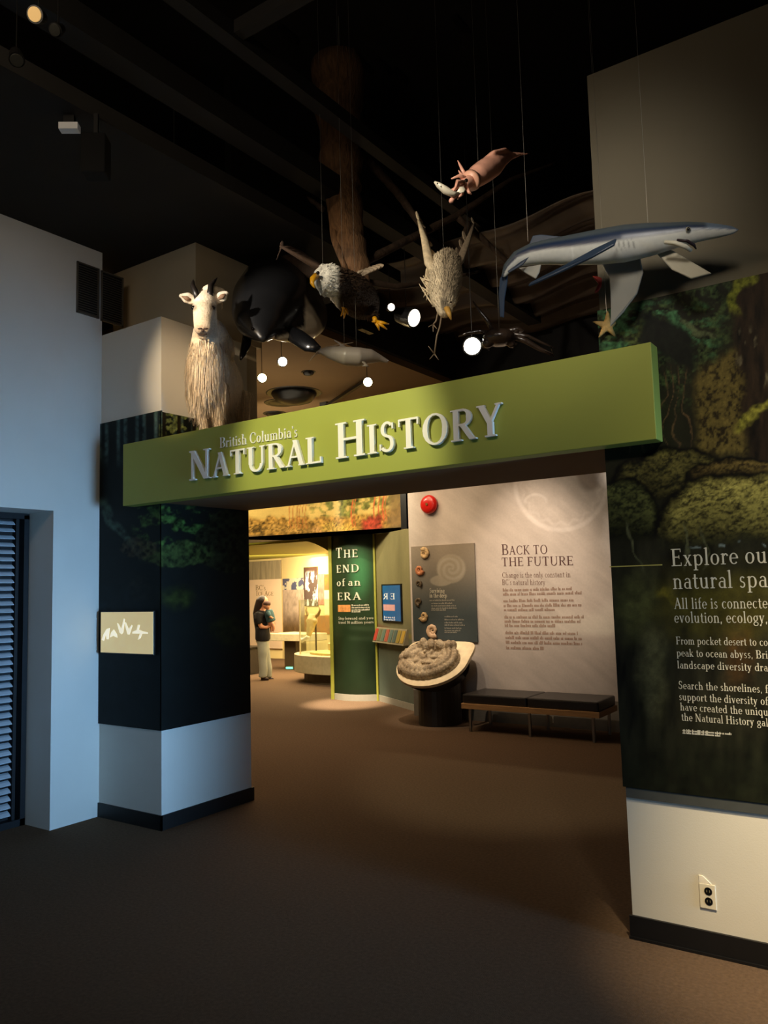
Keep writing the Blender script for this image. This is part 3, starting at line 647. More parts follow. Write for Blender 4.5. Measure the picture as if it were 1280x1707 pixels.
for _c, _m in letters([("British Columbia's", 1.0)], a, b, ZU, .072, NRM, 0.006, .05, sep=True): _m.build('letter', m_let, sg)

# ================================================================== WRITING ON THE RIGHT MURAL
m_ink = mat('pale_print', (206, 200, 180), 0.6, var=0.02)
def wall_text(lines, y, m, parent, name='lettering', up=ZU, nrm=NRM, off=0.0):
    for txt, pa, pb, cap, smallcaps in lines:
        a, b = onY(*pa, y), onY(*pb, y)
        if smallcaps:
            for _c, _m in letters(smallcaps, a, b, up, cap, nrm, 0, .05, sep=True): _m.build('letter', m, parent)
        else: letters([(txt, 1.0)], a, b, up, cap, nrm, 0, .05).build(name, m, parent, kind='stuff')
ym = YA-0.0165
def rt(txt, pa, pxend, capz, chars):         # line whose first `chars` characters end at picture x = pxend
    a = onY(*pa, ym); l1, w1 = layout([(txt[:chars], 1.0)], .05); l2, w2 = layout([(txt, 1.0)], .05)
    e = onY(pxend, pa[1], ym); wd = (e.x-a.x)*w2/w1
    return a, Vector((a.x+wd, a.y, a.z)), capz
mb = MB()
for txt, pa, pe, cap, n in [
    ('Explore our', (1119, 944), 1280, 0.082, 10), ('natural spaces', (1122, 982), 1280, 0.082, 11),
    ('All life is connected by', (1124, 1015), 1280, 0.052, 20), ('evolution, ecology,', (1124, 1038), 1280, 0.052, 19),
    ('From pocket desert to coastal', (1127, 1074), 1280, 0.036, 24), ('peak to ocean abyss, British', (1128, 1094), 1280, 0.036, 24),
    ('landscape diversity draws', (1129, 1114), 1280, 0.036, 23), ('Search the shorelines, forests', (1131, 1148), 1280, 0.036, 24),
    ('support the diversity of', (1132, 1167), 1280, 0.036, 24), ('have created the unique', (1134, 1184), 1280, 0.036, 22), ('the Natural History gallery', (1136, 1201), 1280, 0.036, 23)]:
    a, b, cz = rt(txt, pa, pe, cap, n)
    if cz > .05:
        for _c, _m in letters([(txt, 1.0)], a, b, ZU, cz, NRM, 0, .05, sep=True): _m.build('letter', m_ink, mr)
    else: letters([(txt, 1.0)], a, b, ZU, cz, NRM, 0, .05).build('lettering', m_ink, mr, kind='stuff')
for pa, pb in [((1138, 1219), (1222, 1226)), ((1138, 1223), (1202, 1229))]:
    a = onY(*pa, ym); b = Vector((onY(*pb, ym).x, a.y, a.z))
    t = greek(a, b, ZU, .012, NRM, 3, .2); mb.add(t.v, t.f)
mb.build('fine_print', m_ink, mr, kind='stuff')
a = onY(1016, 945, ym); b = onY(1104, 944, ym)
MB().box((a.x, ym-.001, a.z-.002), (b.x, ym, a.z+.003)).build('rule_line', mat('gold_line', (170, 160, 84), .5), mr)

# electrical outlet on the white base wall
oc = P(1180, 1494, y=YA)
ol = empty('wall_outlet', (oc.x, YA, oc.z), 'white double electrical outlet low on the white wall under the right mural', 'outlet')
m_pl = mat('white_plastic', (224, 212, 184), 0.35, var=0.02)
def rbox(name, a, b, m, parent, bev=0.003, **kw): return MB().box(a, b).build(name, m, parent, bevel=bev, **kw)
x, z = oc.x, oc.z
rbox('cover_plate', (x-.036, YA-.007, z-.055), (x+.036, YA, z+.055), m_pl, ol)
for dz in (.024, -.020):
    mb = MB(); mb.tube([(x+.004, YA-.006, z+dz), (x+.004, YA-.0085, z+dz)], .0175, 20); so = mb.build('socket', m_bmetal, ol)
    mb = MB(); [mb.box((x+.004+q-.0015, YA-.0095, z+dz-.004), (x+.004+q+.0015, YA-.0085, z+dz+.006)) for q in (-.006, .006)]
    mb.build('slot', mat('slot_brass', (120, 110, 80), .4), so)
mb = MB(); mb.prism([(x-.034, YA, z+.056), (x+.02, YA, z+.056), (x-.018, YA, z+.088), (x-.034, YA, z+.088)], (0, -.004, 0))
mb.build('paper_tag', mat('torn_white_label', (240, 228, 204), .6), ol)

# light box on the pier
lb_a, lb_b = P(168, 1089, y=YA-.03), P(257, 1018, y=YA-.03)
lb = empty('light_box', ((lb_a.x+lb_b.x)/2, YA-.02, (lb_a.z+lb_b.z)/2), 'small glowing cream light box with white animal shapes on the dark left pier', 'light box')
m_lb = mat('backlit_cream_film', (205, 190, 140), .5, var=.06, scale=9, emit=((210, 190, 140), 0.62))
m_lbw = mat('backlit_white_shape', (240, 232, 205), .5, var=.02, emit=((240, 232, 205), 0.8))
MB().box((lb_a.x, YA-.034, lb_a.z), (lb_b.x, YA-.012, lb_b.z)).build('case', m_bmetal, lb, bevel=.003)
MB().box((lb_a.x+.008, YA-.037, lb_a.z+.008), (lb_b.x-.006, YA-.0345, lb_b.z-.008)).build('lit_panel', m_lb, lb)
def lbp(u, v): return Vector((lb_a.x+(lb_b.x-lb_a.x)*u, YA-.0372, lb_b.z-(lb_b.z-lb_a.z)*v))
def shape(pts): MB().prism([lbp(u, v) for u, v in pts], (0, -.0015, 0)).build('animal_shape', m_lbw, lb)
shape([(.03,.68),(.07,.55),(.13,.42),(.19,.40),(.17,.66),(.13,.66),(.11,.55),(.08,.70)])
shape([(.19,.62),(.22,.50),(.27,.43),(.33,.54),(.34,.62),(.26,.58)])
shape([(.33,.28),(.36,.30),(.41,.42),(.46,.18),(.48,.19),(.45,.50),(.42,.54),(.38,.50)])
shape([(.47,.26),(.50,.27),(.55,.42),(.61,.32),(.62,.34),(.57,.54),(.53,.54)])
shape([(.62,.48),(.70,.44),(.72,.32),(.76,.32),(.74,.43),(.80,.46),(.90,.49),(.90,.52),(.80,.52),(.77,.62),(.72,.66),(.76,.52),(.62,.52)])

# air vents high on the left wall
m_vent = mat('vent_grille_metal', (86, 80, 70), .5, .2)
def vent(y0, y1, z0, z1, label):
    t = empty('air_vent', (XL, (y0+y1)/2, z0), label, 'vent', 'air vents high on the left wall')
    mb = MB(); f = .012
    for a, b in (((y0, z0), (y1, z0+f)), ((y0, z1-f), (y1, z1)), ((y0, z0), (y0+f, z1)), ((y1-f, z0), (y1, z1))): mb.box((XL, a[0], a[1]), (XL+.014, b[0], b[1]))
    mb.build('frame', m_vent, t); MB().box((XL, y0+f, z0+f), (XL+.002, y1-f, z1-f)).build('backing', m_base, t)
    s = MB(); s.prism([(XL+.003, y0+f, z0), (XL+.013, y0+f, z0-.010), (XL+.014, y0+f, z0-.008), (XL+.004, y0+f, z0+.002)], (0, y1-y0-2*f, 0)); me = s.mesh('slat')
    n = int((z1-z0-.03)/.0195)
    for k in range(n): o = link('slat', me, m_vent, t); o.location.z = .024+k*.0195
vent(3.68, 3.885, 3.94, 4.36, 'louvred wall vent nearer the window, left one of the pair')
vent(3.905, 4.0+.12, 3.93, 4.355, 'louvred wall vent nearer the pier, right one of the pair')

# ================================================================== GALLERY BEYOND
YP = 9.0
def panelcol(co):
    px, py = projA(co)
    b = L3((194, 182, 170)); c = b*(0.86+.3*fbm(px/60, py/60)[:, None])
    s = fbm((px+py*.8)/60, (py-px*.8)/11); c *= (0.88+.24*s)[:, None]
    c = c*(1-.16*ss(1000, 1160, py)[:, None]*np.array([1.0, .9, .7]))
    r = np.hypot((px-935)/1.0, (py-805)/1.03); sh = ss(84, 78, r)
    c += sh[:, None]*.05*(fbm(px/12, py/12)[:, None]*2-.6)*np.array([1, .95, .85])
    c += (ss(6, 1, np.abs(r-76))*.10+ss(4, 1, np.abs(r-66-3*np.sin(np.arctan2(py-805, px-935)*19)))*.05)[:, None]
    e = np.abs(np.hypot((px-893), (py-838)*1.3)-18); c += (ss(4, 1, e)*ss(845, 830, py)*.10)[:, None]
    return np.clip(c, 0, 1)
m_print = vmat('printed_panel', .5, .3, .04, 40)
xa, xb = -5.785, -2.4
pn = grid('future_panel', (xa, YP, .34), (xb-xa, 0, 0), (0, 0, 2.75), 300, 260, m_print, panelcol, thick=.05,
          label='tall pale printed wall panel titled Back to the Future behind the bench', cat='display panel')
MB().box((xa, YP+.0, 0), (xb, YP+.05, .337)).build('wall_panel_base', mat('grey_base', (112, 106, 94), .7), kind='structure')
m_dk = mat('dark_brown_ink', (86, 56, 52), .6); yt = YP-.001
ln_ = lambda t, pa, pb, cap, sc=None: (t, pa, pb, cap, sc)
capB = .132
wall_text([ln_('', (836, 925), (913, 923), capB, [('B', 1), ('ACK TO', .82)]), ln_('', (836, 944), (956, 942), capB*.82, [('THE FUTURE', 1)])], yt, m_dk, pn)
m_br = mat('brown_ink', (120, 92, 78), .6)
wall_text([ln_('Change is the only constant in', (837, 963), (951, 962), .068), ln_("BC's natural history", (837, 975), (909, 975), .068)], yt, m_br, pn)
mb = MB(); sd = 10
for y0, x1 in [(986, 955), (993, 973), (1004, 957), (1012, 970), (1019, 928), (1031, 975), (1038, 972), (1045, 928), (1057, 965), (1065, 972), (1073, 973), (1082, 908)]:
    xs = 838 + (y0-986)*.06; a = onY(xs, y0, yt); b = onY(x1, y0+ (x1-xs)*.012, yt); b.z = a.z; sd += 1
    t = greek(a, b, ZU, .044, NRM, sd); mb.add(t.v, t.f)
mb.build('fine_print', mat('faint_brown_ink', (150, 122, 104), .6), pn, kind='stuff')
# "Surviving in the deep" board hung on it, with six fossil specimens
def deepcol(co):
    px, py = projA(co)
    t = ss(900, 1030, py)[:, None]; c = L3((146, 134, 116))*(1-t)+L3((66, 74, 74))*t
    r = np.hypot((px-752)/1.0, (py-948)/1.0); sh = ss(26, 22, r)+ss(1, .8, np.hypot((px-735)/20, (py-968)/10))
    c = c*(1-.5*np.clip(sh, 0, 1)[:, None])+L3((176, 166, 146))*.5*np.clip(sh, 0, 1)[:, None]
    ang = np.arctan2(py-948, px-752); rr = r/24
    c += (.03*np.sin(ang*2+rr*16)*ss(24, 20, r))[:, None]
    return np.clip(c, 0, 1)
da, db = P(690, 1072, y=YP-.02), P(790, 905, y=YP-.02)
dp = grid('fossil_board', (xa+.04, YP-.02, .98), (db.x-xa-.04, 0, 0), (0, 0, db.z-.98), 90, 150, vmat('board_print', .5, .3, .04, 40), deepcol, thick=.018,
          label='grey-blue board titled Surviving in the deep with a column of fossils', cat='display panel')
wall_text([ln_('Surviving', (716, 988), (741, 988), .058), ln_('in the deep', (716, 996), (745, 996), .058)], YP-.0215, mat('white_ink', (222, 214, 190), .6), dp)
mb = MB()
for i, (x0, y0, x1) in enumerate([(716, 1002, 758), (719, 1007, 755), (719, 1011, 762), (719, 1015, 762), (719, 1018, 744), (741, 1029, 765), (741, 1034, 774), (741, 1039, 772), (741, 1043, 776), (741, 1048, 770), (741, 1052, 768), (741, 1055, 762)]):
    a = onY(x0, y0, YP-.0215); b = onY(x1, y0, YP-.0215); b.z = a.z; t = greek(a, b, ZU, .022, NRM, 50+i); mb.add(t.v, t.f)
mb.build('fine_print', mat('grey_ink', (150, 146, 132), .6), dp, kind='stuff')
def ammonite(px, py, rpx, col, lab, ribs=16, turns=2.2, flip=1):
    c = P(px, py, y=YP-.03); R = rpx*11.0/FOC*0.92
    pts = []; rr = []; n = 54
    for i in range(n):
        t = i/(n-1); th = flip*(t*turns*2*math.pi)+1.0; rad = R*(0.08+.66*t**1.15)
        pts.append(c+Vector((math.cos(th)*rad, -.0, math.sin(th)*rad))); k = R*(0.07+.30*t)
        rr.append((k*(1+.10*math.sin(i*ribs/6)), k*.75))
    me = MB().tube(pts, rr, 10, flat=(0, 1, 0)).mesh('fossil_shell')
    o = link('fossil_shell', me, col, label=lab, cat='fossil', group='fossils mounted in a column on the board', smooth=True)
    return o
f1 = mat('tan_fossil', (196, 164, 116), .6, var=.5, scale=40); f2 = mat('orange_fossil', (188, 120, 78), .6, var=.4, scale=40); f3 = mat('dark_fossil', (84, 70, 50), .5, var=.5, scale=40)
ammonite(707, 923, 11, f1, 'ribbed tan spiral fossil, topmost on the grey board', 26)
ammonite(699, 950, 10, f2, 'orange-brown spiral fossil, second from the top on the grey board', 10, 1.8)
ammonite(697, 973, 8, f3, 'small dark open-coiled fossil, third from the top on the grey board', 8, 1.3, -1)
ammonite(698, 1003, 8.5, f3, 'dark round fossil with a pale rim, fourth from the top', 8, 1.6)
ammonite(706, 1027, 10, f1, 'tan coiled fossil with a dark centre, fifth from the top', 8, 1.6, -1)
ammonite(721, 1051, 14, mat('pearly_fossil', (206, 172, 138), .4, var=.25, scale=20), 'largest pearly nautilus fossil, lowest on the grey board', 10, 1.7)

# red fire alarm bell
c = P(715, 841, y=YP-.03); R = .128
ab = empty('alarm_bell', (c.x, YP, c.z), 'round red fire alarm bell high on the pale panel', 'alarm bell')
m_red = mat('red_enamel', (206, 34, 26), .3, var=.05, coat=.4)
prof = [(0, .0), (.01, .95), (.035, 1.0), (.06, .93), (.078, .70), (.086, .35), (.088, .12)]
MB().tube([c+Vector((0, .03-d, 0)) for d, k in prof], [max(.004, R*k) for d, k in prof], 32).build('gong', m_red, ab, smooth=True)
MB().tube([c+Vector((0, -.055, 0)), c+Vector((0, -.066, 0))], .018, 12).build('bolt', mat('brass', (170, 130, 70), .35, .8), ab)

# bench
bn = empty('bench', (-3.85, 8.55, 0), 'long black padded bench with wooden rail and steel legs below the pale panel', 'bench')
x0, x1, y0, y1 = -4.66, -3.02, 8.30, 8.86
zt = P(770, 1172, y=y0).z; zb = P(770, 1181, y=y0).z; zc = P(770, 1158, y=y0).z+.01
m_lea = mat('black_leather', (24, 22, 22), .35, var=.15, scale=30, bump=.15, bscale=200, spec=.6)
xm = (x0+x1)/2
for i, (a, b) in enumerate([(x0, xm-.004), (xm+.004, x1)]):
    rbox('cushion', (a, y0, zt), (b, y1, zc), m_lea, bn, .018)
rbox('wooden_rail', (x0-.01, y0-.01, zb), (x1+.01, y1+.01, zt), mat('oak_wood', (178, 138, 92), .5, var=.2, scale=6, stretch=(1, 12, 12)), bn, .003)
for lx in (x0+.09, xm+.02, x1-.07):
    for ly in (y0+.02, y1-.04): rbox('leg', (lx-.014, ly-.014, 0), (lx+.014, ly+.014, zb), m_metal, bn, .002)

# fossil stand: dark pedestal, slanted rim board and ammonite slab
fs_ = empty('fossil_stand', (-5.15, 8.55, 0), 'dark pedestal with a slanted cream top carrying a big fossil, left of the bench', 'display stand')
m_ped = mat('dark_pedestal_laminate', (44, 38, 32), .5, var=.15)
mb = MB(); mb.tube([(-5.18, 8.66, 0.0), (-5.18, 8.66, .50)], [(.30, .26), (.30, .26)], 28); mb.build('pedestal', m_ped, fs_, smooth=False)
N1 = Vector((.0, -.60, .80)).normalized(); U1 = Vector((1, 0, 0)); V1 = N1.cross(U1)
cc = Vector((-5.26, 8.55, .755))
def disc(c, ax, bx, th, name, m, mx=None):
    pts = []; n = 40
    for i in range(n):
        a_ = 2*math.pi*i/n; ca, sa = math.cos(a_), math.sin(a_)
        y_ = sa*bx; x_ = ca*ax
        if mx is not None and sa > 0: x_ = max(-ax, min(ax, math.copysign(abs(ca)**.25*ax, ca))); y_ = bx*sa**.35*mx
        pts.append(c+U1*x_+V1*y_)
    return MB().prism(pts, -N1*th).build(name, m, fs_, bevel=.004)
disc(cc+U1*.05, .49, .42, .04, 'slanted_top', mat('cream_laminate', (214, 196, 160), .45), .95)
mb = MB(); mb.tube([cc+U1*.05-N1*.04, cc+U1*.02-N1*.16+Vector((0, .03, 0)), Vector((-5.19, 8.66, .50))], [(.47, .40), (.42, .34), (.30, .26)], 32, flat=V1)
mb.build('bowl', m_ped, fs_, smooth=True)
def slab():
    mb = MB(); R = random.Random(5)
    mb.tube([cc+N1*.0, cc+N1*.05], [(.44, .33), (.41, .30)], 28, flat=V1)
    n = 58
    for i in range(n):                                      # ribbed whorl
        t = i/(n-1); th = -2.7+5.6*t; w_ = .078 if i % 2 else .05
        for q_ in range(3):
            k = .62+.17*q_; rx, ry = .40*k, .29*k
            c = cc+U1*(math.cos(th+.12*q_)*rx)+V1*(math.sin(th+.12*q_)*ry)+N1*(.05+.03*math.sin(q_*1.5)); mb.ball(c, (w_*.5, w_*.5, w_*.75), 7, 5)
    for i in range(70):
        th = R.uniform(0, 6.28); k = R.uniform(.1, 1); c = cc+U1*(math.cos(th)*.38*k)+V1*(math.sin(th)*.27*k)+N1*R.uniform(.03, .07)
        mb.ball(c, (R.uniform(.02, .06), R.uniform(.02, .05), R.uniform(.02, .05)), 7, 5)
    for i in range(14):                                     # broken crest standing up at the back
        c = cc+U1*(-.16+.035*i)+V1*(.20+.02*math.sin(i*2))+N1*(.10+.03*math.sin(i*1.7)); mb.ball(c, (.055, .05, .065), 7, 5)
    return fuse(mb, 'fossil_slab', .009, 1)
me = slab()
def rockcol(co):
    n = fbm(co[:, 0]*9+co[:, 2]*7, co[:, 1]*11+co[:, 2]*5)[:, None]; k = fbm(co[:, 0]*40, co[:, 2]*40+co[:, 1]*30)[:, None]
    return (L3((112, 92, 66))*(1-n)+L3((186, 168, 138))*n)*(.7+.6*k)
paint(me, rockcol)
link('fossil_slab', me, vmat('fossil_rock', .65, .4, .25, 60, .8), label='huge ribbed ammonite fossil slab resting on the slanted cream top', cat='fossil')

# green-grey end wall with the display screen
GA, GB = Vector((-5.80, 9.22, 0)), Vector((-7.03, 9.96, 0)); gu = (GA-GB); gl = gu.length; gu.normalize(); gn = Vector((gu.y, -gu.x, 0))
def gcol(co):
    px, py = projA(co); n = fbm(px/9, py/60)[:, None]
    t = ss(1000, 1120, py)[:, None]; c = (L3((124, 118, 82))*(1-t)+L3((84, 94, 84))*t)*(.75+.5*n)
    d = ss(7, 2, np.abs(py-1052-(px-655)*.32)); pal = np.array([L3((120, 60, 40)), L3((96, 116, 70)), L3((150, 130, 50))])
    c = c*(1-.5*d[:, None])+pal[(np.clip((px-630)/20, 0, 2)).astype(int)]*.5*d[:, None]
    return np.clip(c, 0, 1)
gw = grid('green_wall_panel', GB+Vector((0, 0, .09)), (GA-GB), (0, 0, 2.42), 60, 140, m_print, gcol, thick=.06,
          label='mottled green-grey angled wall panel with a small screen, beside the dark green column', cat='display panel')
mb = MB(); mb.prism([GB-gn*-.0+gn*.012, GA+gn*.012, GA-gn*.05, GB-gn*.05], (0, 0, .088)); mb.build('baseboard_gallery', m_grey, kind='structure')
def onG(px, py, off=0.0):
    r = Vector(ray(px, py)); o = Vector((0, 0, HC)); p0 = GB+gn*off; t = (p0-o).dot(gn)/r.dot(gn); return o+r*t
s00, s11 = onG(637, 1036, .02), onG(668, 973, .02)
su = gu; sw = (s11-s00).dot(gu); sh_ = s11.z-s00.z
scn = empty('display_screen', s00+gu*sw/2, 'small blue upright screen with reflected column lettering drawn on it, set on the green-grey wall', 'screen')
MB().prism([s00, s00+gu*sw, s00+gu*sw+ZU*sh_, s00+ZU*sh_], -gn*.05).build('casing', m_bmetal, scn)
o1 = .004
MB().prism([s00+gn*o1+gu*(.08*sw)+ZU*.02, s00+gn*o1+gu*sw*.97+ZU*.02, s00+gn*o1+gu*sw*.97+ZU*(sh_-.02), s00+gn*o1+gu*(.08*sw)+ZU*(sh_-.02)], gn*.002).build('screen_glass',
    mat('blue_screen', (26, 74, 112), .15, var=.25, scale=5, emit=((30, 84, 128), .55)), scn)
m_lw = mat('white_reflection_print', (225, 222, 205), .5, var=.02, emit=((230, 226, 210), .5))
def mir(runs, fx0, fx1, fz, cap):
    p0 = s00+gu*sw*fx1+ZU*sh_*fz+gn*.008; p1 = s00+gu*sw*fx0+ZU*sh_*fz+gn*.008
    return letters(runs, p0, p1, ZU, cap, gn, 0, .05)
mb = MB()  # reflection of the column sign, drawn on as reversed glowing print
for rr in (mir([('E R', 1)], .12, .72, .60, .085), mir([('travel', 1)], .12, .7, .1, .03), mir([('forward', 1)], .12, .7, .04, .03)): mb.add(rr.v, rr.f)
mb.build('reflected_lettering', m_lw, scn, kind='stuff')
MB().prism([s00+gn*.008+gu*sw*.12+ZU*sh_*.30, s00+gn*.008+gu*sw*.70+ZU*sh_*.30, s00+gn*.008+gu*sw*.70+ZU*sh_*.46, s00+gn*.008+gu*sw*.12+ZU*sh_*.46], gn*.001).build('picture', mat('pink_picture', (190, 140, 130), .5, emit=((190, 140, 130), .4)), scn)
# slanted coloured ledge below the screen
l0, l1 = onG(631, 1063, .0), onG(682, 1072, .0)
L0 = GB+gu*.03; mb = MB()
def ledge():
    z0, z1 = l0.z-.06, l0.z+.16; w_ = gl*.74
    a = L0+Vector((0, 0, z0)); return a, w_, z0, z1
a, w_, z0, z1 = ledge()
lg = empty('picture_ledge', a, 'slanted ledge of small coloured picture cards under the blue screen', 'ledge')
mb.prism([a, a+gn*.09, Vector((a.x, a.y, z1)) + gn*.02, Vector((a.x, a.y, z1))], gu*w_); mb.build('ledge_body', mat('ledge_grey', (150, 140, 112), .5), lg)
cols = [(180, 70, 54), (104, 110, 76), (92, 112, 96), (160, 84, 64), (90, 108, 98), (84, 100, 92), (150, 130, 58), (176, 144, 60)]
for i, cl in enumerate(cols):
    u0 = w_*(i+.12)/len(cols); u1 = w_*(i+.88)/len(cols)
    q = lambda u, k: a+gu*u+gn*(.09-.07*k+.004)+ZU*((z1-z0)*k+.003)
    MB().prism([q(u0, .12), q(u1, .12), q(u1, .9), q(u0, .9)], gn*.004).build('picture_card', mat('card_%d' % i, cl, .5), lg)

# dark green column "THE END of an ERA"
PA, PB = Vector((-7.745, 9.80, 0)), Vector((-7.035, 9.93, 0)); n_ = 24
cu = (PB-PA).normalized(); cn = Vector((cu.y, -cu.x, 0)); cl_ = (PB-PA).length
def colpt(u, z, off=0): return PA+cu*(cl_*u)+cn*(.11*math.sin(math.pi*u)+off)+ZU*z
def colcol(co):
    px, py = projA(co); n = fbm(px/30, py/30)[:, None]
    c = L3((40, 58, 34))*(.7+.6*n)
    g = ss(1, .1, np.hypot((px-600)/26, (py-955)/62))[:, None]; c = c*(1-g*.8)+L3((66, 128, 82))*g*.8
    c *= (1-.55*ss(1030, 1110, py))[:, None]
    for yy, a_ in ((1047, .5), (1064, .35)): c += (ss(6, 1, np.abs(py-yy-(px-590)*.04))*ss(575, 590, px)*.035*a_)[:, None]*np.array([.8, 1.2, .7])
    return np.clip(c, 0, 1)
zt_, zb_ = 2.50, .10; nu, nv = 24, 120; vs = []; fs = []
for j in range(nv+1):
    for i in range(nu+1): vs.append(colpt(i/nu, zb_+(zt_-zb_)*j/nv))
for j in range(nv):
    for i in range(nu): fs.append((j*(nu+1)+i, j*(nu+1)+i+1, (j+1)*(nu+1)+i+1, (j+1)*(nu+1)+i))
mb = MB(); mb.add(vs, fs)
ct = empty('era_column', (-7.39, 9.8, 0), 'dark green curved upright sign reading The End of an Era, with lime edges', 'sign')
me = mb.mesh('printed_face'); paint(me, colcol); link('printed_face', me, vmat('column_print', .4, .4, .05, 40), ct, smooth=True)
mb = MB(); pts = [colpt(i/nu, 0, -.004) for i in range(nu+1)]; mb.prism(pts+[PB-cn*.12, PA-cn*.12], (0, 0, zt_+.02)); mb.build('column_body', mat('dark_green_laminate', (36, 52, 30), .5), ct)
mb = MB(); pts = [colpt(i/nu, 0, .008) for i in range(nu+1)]; mb.prism(pts+[PB-cn*.0, PA-cn*.0], (0, 0, .095)); mb.build('plinth', m_grey, ct)
for p, wx in ((PA, -.055), (PB, .03)):
    mb = MB(); q0 = p+cu*wx if wx < 0 else p; mb.prism([q0+cn*.02, q0+cu*abs(wx)+cn*.02, q0+cu*abs(wx)-cn*.14, q0-cn*.14], (0, 0, 2.52)); mb.build('edge_trim', m_trim, ct)
m_cl = mat('column_letter_white', (236, 230, 206), .4, var=.02)
def col_text(runs, u0, u1, z, cap, depth=.012, sep=True):
    lay, wd = layout(runs, .16 if sep else .05); out = []
    mbt = MB()
    for ch, x, k in lay:
        cur = MB() if sep else mbt
        for gi, pl in enumerate(glyph(ch)[1]):
            pts = [colpt(u0+(u1-u0)*(x+a_*k)/wd, z+b_*k*cap, .003) for a_, b_ in pl]
            cur.prism(pts, cn*(depth+gi*.0002))
        if sep: cur.build('letter', m_cl, ct)
    if not sep: mbt.build('lettering', m_cl, ct)
zc_ = lambda py: P(600, py, y=9.72).z
col_text([('T', 1.25), ('HE', .95)], .14, .70, zc_(928), .125)
col_text([('END', 1)], .15, .72, zc_(953), .115)
col_text([('of', 1), (' ', .6), ('an', 1)], .15, .74, zc_(976), .115)
col_text([('ERA', 1)], .16, .74, zc_(1000), .115)
mb = MB()
for k, (txt, zz) in enumerate([('Step forward and you', 1033), ('travel 70 million years', 1040)]):
    lay, wd = layout([(txt, 1)], .05)
    for ch, x, kk in lay:
        for pl in glyph(ch)[1]: mb.add([colpt(.17+.80*(x+a_)/wd, zc_(zz)+b_*.042, .004) for a_, b_ in pl], [tuple(range(len(pl)))])
for i, zz in enumerate((1010, 1014, 1018, 1021)):
    t = greek((0, 0, 0), (.38 if i < 3 else .2, 0, 0), ZU, .026, NRM, 80+i)
    mb.add([colpt(.53+v[0], zc_(zz)+v[2], .004) for v in t.v], t.f)
mb.build('fine_print', m_cl, ct, kind='stuff')
mb = MB(); n1 = 6
mb.prism([colpt(.16+.34*i/n1, zc_(1020), .003) for i in range(n1+1)]+[colpt(.16+.34*(n1-i)/n1, zc_(1020), -.002) for i in range(n1+1)], (0, 0, zc_(1008)-zc_(1020)))
mb.build('picture', mat('orange_picture', (222, 150, 84), .5, var=.4, scale=18), ct)

# curved painted frieze above
zf0, zf1 = 2.555, 3.75
fp = [P(395, 897, z=zf0), P(470, 899, z=zf0), P(530, 899.5, z=zf0), P(580, 898, z=zf0), P(625, 891, z=zf0), P(655, 884.5, z=zf0), P(670, 880, z=zf0)]
def cat_(u):
    n = len(fp)-1; s = u*n; i = min(int(s), n-1); t = s-i
    p0, p1, p2, p3 = fp[max(i-1, 0)], fp[i], fp[i+1], fp[min(i+2, n)]
    return .5*((2*p1)+(p2-p0)*t+(2*p0-5*p1+4*p2-p3)*t*t+(3*p1-p0-3*p2+p3)*t*t*t)
def friezecol(co):
    px, py = projA(co); c = np.tile(L3((222, 192, 110)), (len(px), 1))*(.85+.3*fbm(px/20, py/8)[:, None])
    def mix(mk, col, amp=.6, sc=4):
        nonlocal c
        k = col*np.clip(1+amp*(fbm(px/sc+3, py/sc+2)[:, None]*2-1)*1.6, .05, 2); c = c*(1-mk[:, None])+k*mk[:, None]
    base = 897-ss(560, 680, px)*17
    h = base-py
    mix(ss(.42, .6, fbm(px/10, py/7))*ss(500, 530, px), L3((122, 124, 60)), .8, 5)
    mix(ss(34+8*vn(px/8, px*0), 26+8*vn(px/8, px*0), h), L3((178, 138, 66)), .9, 3)
    mix(ss(.5, .62, fbm(px/5, py/3))*ss(30, 24, h)*.8, L3((112, 88, 42)), .6, 3)
    for cx_, w_, col in [(428, 16, (70, 60, 34)), (458, 20, (200, 160, 84)), (487, 18, (214, 170, 90)), (553, 26, (206, 176, 80)), (528, 14, (196, 150, 90)), (578, 20, (216, 180, 84))]:
        a_ = np.arctan2(h-10, px-cx_); r = np.hypot(px-cx_, (h-10)*1.2)
        mix(ss(.5, .8, np.abs(np.sin(a_*9+r*.05)))*ss(w_, w_*.6, r)*ss(8, 12, h), L3(col), .4, 3)
    for cx_, w_ in [(483, 1.2), (489, 1), (496, 1.2), (500, .8), (505, 1), (510, 1), (587, 1.6), (591, .8), (624, 1.6), (632, 1.2), (639, 2), (643, 1)]:
        mix(ss(w_, w_*.5, np.abs(px-cx_-1.5*np.sin(h*.12)))*ss(14, 18, h)*.9, L3((204, 100, 60)) if cx_ > 580 else L3((190, 120, 62)), .3, 3)
    mix(ss(598, 608, px)*ss(642, 632, px)*ss(26+6*vn(px/5, px*0+2), 20+6*vn(px/5, px*0+2), h), L3((166, 62, 46)), .8, 3)
    mix(ss(638, 655, px)*.85, L3((128, 104, 70)), .3, 10)
    mix(ss(6, 2, h), L3((110, 96, 66)), .3, 10)
    return np.clip(c, 0, 1)
nu, nv = 200, 60; vs = []; fs = []
for j in range(nv+1):
    for i in range(nu+1):
        p = cat_(i/nu); vs.append((p.x, p.y, zf0+(zf1-zf0)*j/nv))
for j in range(nv):
    for i in range(nu): fs.append((j*(nu+1)+i, j*(nu+1)+i+1, (j+1)*(nu+1)+i+1, (j+1)*(nu+1)+i))
fz = empty('painted_frieze', (-7.8, 9.8, zf0), 'curved overhead frieze painted with ferns and red tree trunks', 'mural')
mb = MB(); mb.add(vs, fs); me = mb.mesh('painted_face'); paint(me, friezecol); link('painted_face', me, m_print, fz, smooth=True)
